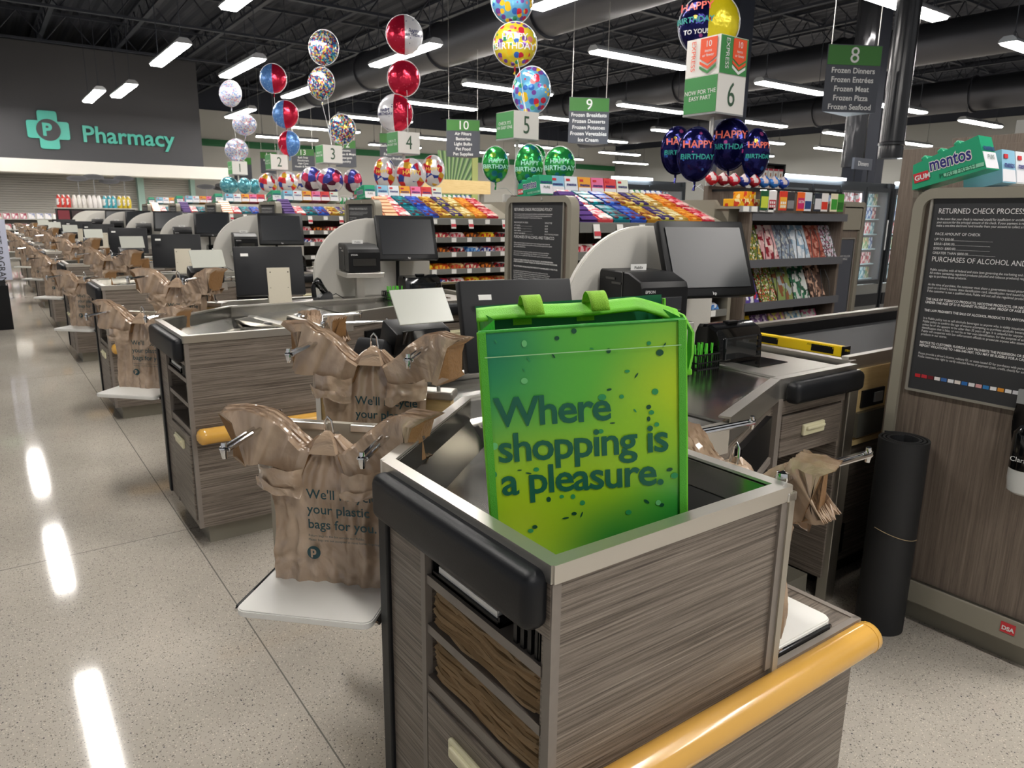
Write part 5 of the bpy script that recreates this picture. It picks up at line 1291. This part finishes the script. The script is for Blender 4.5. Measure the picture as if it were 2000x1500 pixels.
def balloon(k, style, x, y, z, rx, rz_, i):
    pole = Vector((4.6, 3.83 + SP*k, 2.2))
    split = style.startswith('split')
    yaw = math.radians(-36 + ((i*37) % 50 - 25)*.6)
    nm = {'navy': 'navy birthday', 'dots_blue': 'blue balloon with coloured dots', 'dots_yellow': 'yellow balloon with coloured dots', 'green': 'green birthday', 'red': 'red', 'starburst': 'white and red starburst', 'confetti': 'multicoloured confetti', 'striped': 'striped', 'clear': 'pale confetti', 'teal': 'pale teal'}
    if split:
        a, b = style.split('_')[1:]; lab = '%s and %s two-tone' % (a, b)
    else: lab = nm[style].replace(' balloon with coloured', '')
    hi = z > 2.4
    others = [q for q in BALLOONS if q[0] == k and (q[4] > 2.4) == hi]
    order = sorted(others, key=(lambda q: -q[4]) if hi else (lambda q: q[2]*.81 - q[3]*.58)); pos = order.index((k, style, x, y, z, rx, rz_))
    if hi: where = ['topmost', 'middle' if len(order) > 2 else 'lower', 'lowest'][pos] if len(order) > 1 else 'only'
    else: where = ['leftmost', 'second from left', 'third from left', 'fourth from left'][pos]
    lab = '%s foil balloon, %s %s lane sign %s' % (lab, where, 'above' if hi else 'in cluster under', '654321'[k])
    t = thing('foil_balloon', (x, y, z), lab, 'balloon', 'floating foil balloons' if hi else 'foil balloon clusters')
    t.rotation_euler = (0, 0, yaw)
    def half(th0, th1, m_, name_):
        def f(u, v):
            th = th0 + (th1-th0)*u; ph = PI*v - PI/2
            r = math.cos(ph); yy = math.sin(th)*r; xx = math.cos(th)*r
            puck = 1 + .012*math.sin(v*60)*abs(math.cos(th))**8
            return Vector((xx*rx*puck, yy*rx*.55, math.sin(ph)*rz_*puck))
        return MB().grid(f, 24 if split else 32, 20).build(name_, m_, t, smooth=True)
    if split:
        half(-PI/2, PI/2, foil[b], 'foil_half'); half(PI/2, 1.5*PI, foil[a], 'foil_half')
    else: half(0, 2*PI, foil[style], 'foil_skin')
    MB().tube([(rx*1.02*math.cos(2*PI*q/40), 0, rz_*1.02*math.sin(2*PI*q/40)) for q in range(40)], .004, 5, closed=True).build('seam', foil['white'] if style != 'navy' else foil['navy'], t)
    MB().tube([(0, 0, -rz_), (.004, .003, -rz_-.03), (-.004, 0, -rz_-.07)], [.012, .007, .012], 6).build('neck', foil[b if split else style], t)
    inv = Matrix.Rotation(-yaw, 3, 'Z')
    if hi:
        e = inv @ (Vector((4.6 - .02, 3.83 + SP*k - .17, 2.5 if k else 2.76)) - Vector((x, y, z)))
        MB().tube([(0, 0, -rz_-.06), (Vector((0, 0, -rz_-.06)) + e)/2 + Vector((.01, 0, 0)), e], .0025, 5).build('ribbon', ribbon_m, t)
    else:
        e = inv @ (Vector((4.6, 3.83 + SP*k, 1.68)) - Vector((x, y, z)))
        MB().tube([(0, 0, -rz_-.06), e*.5 + Vector((0, 0, -.07)), e], .004, 5).build('stick', ribbon_m, t)
    # lettering, as decals pressed on the curved front
    def fr(s_, sz, x_, z_, m_, **kw):
        o = txt(s_, sz, m_, t, (0, 0, 0), FRONT, 'CENTER', bold=.0012, res=2, **kw)
        me = o.data.copy(); o.data = me; o.rotation_euler = (0, 0, 0)
        for v in me.vertices:
            X, Z = v.co.x + x_, v.co.y + z_; q = max(.02, 1 - (X/rx)**2 - (Z/rz_)**2)
            v.co = Vector((X, -rx*.55*math.sqrt(q) - .0035, Z))
    if style == 'navy': fr('HAPPY', rx*.55, 0, rz_*.22, mat('print_orange', '#e86a5a', .4)); fr('BIRTHDAY', rx*.38, 0, -rz_*.2, mat('print_teal', '#2a9a90', .4))
    elif style == 'split_navy_yellow': fr('HAPPY', rx*.36, -rx*.42, rz_*.4, mat('print_coral', '#f06a60', .4)); fr('BIRTHDAY', rx*.26, -rx*.44, rz_*.0, mat('print_teal', '#2a9a90', .4)); fr('TO YOU!', rx*.2, -rx*.4, -rz_*.35, white_ink)
    elif style == 'dots_yellow': fr('HAPPY\nBIRTHDAY', rx*.4, 0, rz_*.12, white_ink)
    elif style == 'green': fr('HAPPY\nBIRTHDAY', rx*.42, 0, rz_*.08, mat('print_mint', '#a8e0d0', .4))
    elif style == 'split_red_white': fr('HAPPY\nBIRTHDAY', rx*.2, rx*.5, rz_*.05, mat('print_navy', '#23265a', .4))
    elif style == 'split_white_red': fr('HAPPY\nBIRTHDAY', rx*.2, -rx*.5, rz_*.05, mat('print_navy', '#23265a', .4))
    elif style == 'starburst' and k == 2: fr('HAPPY', rx*.4, 0, 0, mat('print_gold', '#e8c84a', .4))
BALLOONS = [
 (0, 'split_navy_yellow', 4.65, 3.97, 2.91, 0.22, 0.223), (0, 'navy', 4.45, 4.03, 2.0, 0.121, 0.174), (0, 'navy', 4.34, 3.74, 1.95, 0.134, 0.188), (0, 'navy', 4.79, 3.8, 2.05, 0.146, 0.19), (0, 'navy', 4.70, 3.49, 1.96, 0.11, 0.173),
 (1, 'dots_blue', 4.72, 6.62, 3.63, 0.21, 0.22), (1, 'dots_yellow', 4.7, 6.53, 3.20, 0.22, 0.215), (1, 'dots_blue', 4.77, 6.33, 2.74, 0.194, 0.231), (1, 'green', 4.3, 6.28, 1.99, 0.133, 0.175), (1, 'green', 4.60, 6.12, 1.97, 0.144, 0.224), (1, 'green', 4.81, 5.89, 1.99, 0.154, 0.18), (1, 'green', 4.86, 6.36, 2.11, 0.107, 0.107),
 (2, 'split_red_white', 4.79, 9.11, 3.75, 0.232, 0.239), (2, 'red', 4.71, 9.0, 3.2, 0.205, 0.219), (2, 'split_white_red', 4.57, 8.98, 2.76, 0.225, 0.232), (2, 'starburst', 4.42, 9.03, 2.01, 0.148, 0.202), (2, 'starburst', 4.55, 8.54, 1.98, 0.183, 0.196), (2, 'starburst', 4.95, 8.68, 2.05, 0.148, 0.195),
 (3, 'confetti', 4.74, 11.71, 4.01, 0.24, 0.256), (3, 'confetti', 4.64, 11.62, 3.46, 0.224, 0.24), (3, 'confetti', 4.82, 11.3, 2.77, 0.208, 0.224), (3, 'striped', 4.4, 11.56, 2.01, 0.175, 0.187), (3, 'striped', 4.51, 11.11, 1.98, 0.214, 0.19), (3, 'striped', 4.92, 11.19, 1.99, 0.162, 0.178),
 (4, 'split_blue_red', 4.74, 14.17, 3.88, 0.235, 0.254), (4, 'split_blue_red', 4.84, 13.91, 3.24, 0.235, 0.244), (4, 'split_red_blue', 4.83, 13.77, 2.72, 0.207, 0.226), (4, 'starburst', 4.48, 13.99, 2.02, 0.171, 0.171), (4, 'starburst', 4.68, 13.51, 2.03, 0.177, 0.177), (4, 'starburst', 5.0, 13.72, 2.05, 0.123, 0.152),
 (5, 'clear', 4.67, 16.73, 3.91, 0.248, 0.259), (5, 'clear', 4.83, 16.43, 3.28, 0.237, 0.216), (5, 'clear', 4.63, 16.42, 2.75, 0.237, 0.227), (5, 'teal', 4.45, 16.52, 2.03, 0.196, 0.174), (5, 'teal', 4.63, 16.04, 2.02, 0.15, 0.16), (5, 'teal', 4.89, 16.2, 2.02, 0.131, 0.152)]
for i, b in enumerate(BALLOONS): balloon(*b, i)

# ================================================================ AISLE SIGNS
def aisle_sign(num, lines, x, y, z, w_, h_):
    t = thing('aisle_sign', (x, y, z), 'hanging green and charcoal aisle sign with number %s' % num, 'sign', 'hanging aisle signs', rz=math.radians(-30))
    MB().prism([(-w_/2, 0), (w_/2, 0), (w_*.25, w_*.55)], -h_/2, h_/2, .004).build('sign_body', slate, t)
    MB().bx(-w_/2+.012, w_/2-.012, -.005, -.001, h_*.2, h_/2-.012).build('green_header', green_b, t)
    txt(num, h_*.33, white_ink, t, (0, -.008, h_*.235), FRONT, 'CENTER', name='numeral')
    for i, l in enumerate(lines): txt(l, h_*.115, white_ink, t, (0, -.006, h_*(.08 - i*.135)), FRONT, 'CENTER', bold=.0015)
    for xx in (-w_*.42, w_*.42): MB().tube([(xx, .02, h_/2), (xx, .02, 6.95 - z)], .005, 5).build('cable', steel, t)
S_ = 1.4
def rs(x, y, z): return (x*S_, y*S_, 1.5 + (z-1.5)*S_)
AS = [('8', ('Frozen Dinners', 'Frozen Entrées', 'Frozen Meat', 'Frozen Pizza', 'Frozen Seafood'), 6.21, 3.7, 2.67, .49, .54), ('9', ('Frozen Breakfasts', 'Frozen Desserts', 'Frozen Potatoes', 'Frozen Vegetables', 'Ice Cream'), 6.3, 7.17, 2.65, .51, .54),
      ('10', ('Air Filters', 'Batteries', 'Light Bulbs', 'Pet Food', 'Pet Supplies'), 6.35, 10.18, 2.66, .53, .56), ('11', ('Bathroom Tissue', 'Cleaners', 'Facial Tissue', 'Sanitary Products'), 6.91, 13.73, 2.74, .51, .61),
      ('12', ('Brooms', 'Brushes & Mops', 'Detergent', 'Laundry'), 7.41, 17.21, 2.88, .49, .62), ('13', ('Bath Soap', 'Deodorant', 'Hair Care', 'Health & Beauty'), 7.12, 19.3, 2.82, .59, .56), ('14', ('Baby Care', 'Diapers', 'Wipes'), 6.89, 21.38, 2.84, .46, .58), ('15', ('Vitamins', 'First Aid'), 6.73, 23.37, 2.74, .53, .68)]
for num, lines, x, y, z, w_, h_ in AS:
    S_ = {'11': 1.6, '12': 1.5}.get(num, 1.4); X, Y, Z = rs(x, y, z); aisle_sign(num, lines, X, Y, Z, w_*S_, h_*S_)

# ================================================================ FREEZERS
def freezer(x0, x1, y, n, label, glow, deep):
    t = thing('freezer_case', (x0, y, 0), label, 'freezer', 'glass-door freezer cases'); W = x1 - x0; dw = W / n
    fr_m = mat('freezer_frame', '#3c3f42', .35, .4)
    MB().bx(0, W, .06, .9, 1.98, 2.1).bx(0, W, .85, .9, .1, 2.0).bx(-.03, 0, .0, .9, 0, 2.1).bx(W, W+.03, .0, .9, 0, 2.1).build('case_shell', fr_m, t)
    MB().bx(0, W, .0, .9, .0, .42).build('base', mat('freezer_base', '#8a8a85', .5), t); MB().bx(0, W, -.02, 0, .06, .26).build('base_grille', darkp, t)
    MB().bx(.05, W-.05, .8, .84, .45, 1.97).build('liner', mat('freezer_liner', '#d6e6e8', .5), t)
    MB().bx(.1, W*.55, -.0, .06, 2.1, 2.135).build('top_light', mat('case_light', '#eaf6ff', .5, emit=26), t)
    for i in range(n):
        d = MB(); a = i*dw
        d.bx(a+.01, a+.06, -.02, .02, .44, 2.02).bx(a+dw-.06, a+dw-.01, -.02, .02, .44, 2.02).bx(a+.06, a+dw-.06, -.02, .02, 1.95, 2.02).bx(a+.06, a+dw-.06, -.02, .02, .44, .5)
        dr = d.build('door', fr_m, t)
        MB().bx(a+.055, a+dw-.055, -.004, .004, .48, 1.97).build('glass', glass_m, dr)
        MB().tube([(a+dw-.035, -.05, 1.0), (a+dw-.035, -.05, 1.5)], .012, 8).build('handle', steel, dr)
        MB().bx(a+.065, a+.085, .05, .07, .5, 1.95).build('light_strip', MATS['case_light'], t)
        for z in SHZ[deep:]: MB().bx(a+.02, a+dw-.02, .12, .8, z-.02, z).build('shelf', mat('case_shelf', '#bfe0e4', .4), t)
    return t
glass_m = mat('door_glass', (1, 1, 1, 1), .03, alpha=.12)
SHZ = [.52, .77, 1.02, 1.27, 1.52, 1.74]
freezer(9.55, 12.6, 6.6, 4, 'glass-door freezer case glowing right of the gift cards', 1, 0)
freezer(12.75, 14.3, 6.6, 2, 'freezer case partly hidden behind the tall wood panel', 1, 0)
freezer(8.4, 10.2, 9.0, 2, 'freezer case seen low behind the first candy rack', 1, 3)
fcols = [('red', ['#b02c38', '#e8d0c8', '#7a1c28']), ('white and red', ['#dcdcd8', '#c03a40', '#e8e4dc']), ('teal', ['#4aa0a8', '#c8e0e0', '#2a7a88']), ('cream and green', ['#d8d4b0', '#6a9a5a', '#c8a878']), ('blue', ['#3f78b8', '#d0dce8', '#2a4a88'])]
fp = [MB().bx(-.05, .05, 0, .16, 0, .19, .004).build('frozen_box', pk(c, 18)) for _, c in fcols]
door_n = ['first', 'second', 'third', 'fourth', 'fifth', 'sixth']
shn = ['bottom', 'second', 'third', 'fourth', 'fifth', 'top']
for ci, (x0, dwid, n, y, zs, cn) in enumerate(((9.55, .7625, 4, 6.6, SHZ, 'freezer right of the gift cards'), (12.75, .775, 2, 6.6, SHZ, 'freezer behind the wood panel'), (8.4, .9, 2, 9.0, SHZ[3:], 'freezer behind the first candy rack'))):
    for d in range(n):
        for si, z in enumerate(zs):
            for i in range(5):
                if ci == 0 and d < 2 and z < 1.2: continue      # hidden by the magazine rack
                b = (d*2 + si*3 + (i // 2) + ci) % 5
                put(fp[b], (x0 + d*dwid + .13 + i*.115, y + .13, z), (0, 0, 0), '%s frozen box, %s shelf, %s door, %s' % (fcols[b][0], (shn if ci < 2 else shn[3:])[si], door_n[d], cn), 'frozen food', 'frozen food boxes behind glass doors')
t = thing('category_sign', (11.9, 6.75, 2.1), 'small charcoal Dinners sign standing above the freezers', 'sign')
MB().bx(-.27, .27, -.02, .02, .2, .38).build('plate', slate, t); MB().tube([(-.2, 0, 0), (-.2, 0, .22)], .01, 6).tube([(.2, 0, 0), (.2, 0, .22)], .01, 6).build('post', darkp, t)
txt('Dinners', .1, white_ink, t, (0, -.023, .26), FRONT, 'CENTER')
# boxed display between balloons and freezers
t = thing('box_display', (8.45, 6.15, 0), 'tall wood display holding rows of white and red boxes behind the navy balloons', 'display shelf')
MB().bx(-.55, .35, .05, .3, 0, 2.18).build('back_panel', lam_v, t); MB().bx(.33, .36, -.1, .3, 0, 2.2).bx(-.35, .36, -.1, .3, 2.185, 2.2).build('frame', darkp, t)
for z in (1.86, 1.66, 1.46): MB().bx(-.35, .33, -.1, .05, z-.015, z).build('shelf', mat('shelf_red', '#b03040', .5), t)
wb = MB(); wb.bx(-.045, .045, 0, .09, 0, .13, .003); wb.mi = 1; wb.bx(-.012, .012, -.002, 0, .03, .075); wb.mi = 2; wb.bx(-.045, .045, -.002, 0, .105, .13)
wb = wb.build('white_box', [paper, mat('print_brown', '#a8683a', .5), MATS['shelf_red']])
for r, z in enumerate((1.862, 1.662, 2.003)):
    for i in range(6): put(wb, (8.45 - .285 + i*.11, 6.05, z), (0, 0, 0), 'white box with red band, %s row of the box display, place %s from the left' % (['middle', 'lowest', 'top'][r], ['one', 'two', 'three', 'four', 'five', 'six'][i]), 'box', 'white boxes in the display')

# tall wood panels behind the nearest board
t = thing('aisle_end_panel', (5.85, 2.0, 0), 'tall grey wood-look panel rising behind the nearest policy board', 'partition')
MB().bx(0, .5, -5, 1.0, 0, 2.03, .003).build('lower_panel', lam_v, t); MB().bx(.5, .9, -5, .88, 0, 2.14, .003).build('upper_panel', lam_v, t); MB().bx(.9, 1.3, -5, .6, 0, 2.28, .003).build('rear_panel', wall_g, t)

# ================================================================ FAR LEFT
t = thing('end_display', (2.45, 21.2, 0), 'far end display with red, white, teal and yellow packs before the shutters', 'display shelf')
MB().bx(-.85, .85, -.2, .35, 0, 1.5).build('display_body', darkp, t); MB().bx(-.9, .9, -.22, .4, 1.5, 1.53).build('top_shelf', wall_w, t)
for i, c in enumerate(('#7a2a34', '#3a2a2c', '#a8a8b4', '#2c2c32', '#c8b088', '#3a5aa8')): MB().bx(-.12, .12, -.24, -.2, 1.0, 1.46).build('poster', mat('poster' + c[1:], c, .5), t, loc=(-.72 + i*.29, 0, 0))
for gi, (lab, c) in enumerate((('red', '#c83a30'), ('white', '#dcd8d0'), ('white', '#e4e0dc'), ('teal', '#3a9aa8'), ('yellow', '#c8b02a'))):
    pr = MB().lathe([(.045, 0), (.05, .03), (.05, .2), (.03, .25), (.02, .3)], n=10).build('bottle', pk([c, '#e8e4e0', c], 12), smooth=True)
    for i in range(6): put(pr, (2.45 - .78 + gi*.33 + (i % 3)*.1, 21.05 + (i // 3)*.16, 1.53), (0, 0, 0), '%s bottle on the far end display%s' % (lab, ', second white group' if gi == 2 else ''), 'bottle', '%s bottles on the far end display%s' % (lab, ' (right)' if gi == 2 else ''))
t = thing('pharmacy_shelving', (1.0, 25.6, 0), 'low white shelving with small pink and white packs below the shutters', 'display shelf')
for z in (.3, .6, .9, 1.2): MB().bx(-2.2, 1.6, -.2, .25, z-.02, z).build('shelf', wall_w, t)
MB().bx(-2.2, 1.6, .25, .3, 0, 1.35).build('back_panel', wall_w, t)
pa = [MB().bx(-.08, .08, 0, .1, 0, .16, .01).build('pharmacy_pack', pk([c, '#e8e4e4', c2], 16)) for c, c2 in (('#c88a9a', '#a04a5a'), ('#dcdce0', '#8a90b0'), ('#d8d8d4', '#b8606a'))]
for j, z in enumerate((.3, .6, .9, 1.2)):
    for i in range(18):
        b = (i // 3 + j) % 3; put(pa[b], (-1.1 + i*.2, 25.45, z), (0, 0, 0), 'small %s pack on the low shelving before the pharmacy counter' % ['pink', 'white', 'white and red'][b], 'package', '%s packs on the pharmacy shelving' % ['pink', 'white', 'white and red'][b])
t = thing('promo_stand', (.02, 11.2, 0), 'tall narrow promotional stand at the left edge with pale lettered side and green top', 'display stand')
MB().bx(-.5, .18, -.05, .1, .55, 1.45).build('stand_body', mat('stand_dark', '#2c2a2c', .5), t)
s_ = MB().bx(.08, .26, -.07, -.05, .62, 1.36).build('lettered_strip', mat('pale_violet', '#c4c8dc', .5), t)
o = txt('MOST FRAGRANT', .1, inkdark, s_, (.13, -.075, 1.33), FRONT, name='lettering'); o.rotation_euler = (Matrix.Rotation(PI/2, 3, 'X') @ Matrix.Rotation(-PI/2, 3, 'Z')).to_euler()
MB().lathe([(.16, 0), (.16, .06), (.13, .12), (.06, .17), (.01, .18)], (.0, .02, 1.4), 24).build('green_dome', green_dk, t, smooth=True)
MB().bx(-.45, .2, -.1, .2, 0, .55).build('base', blackp, t)
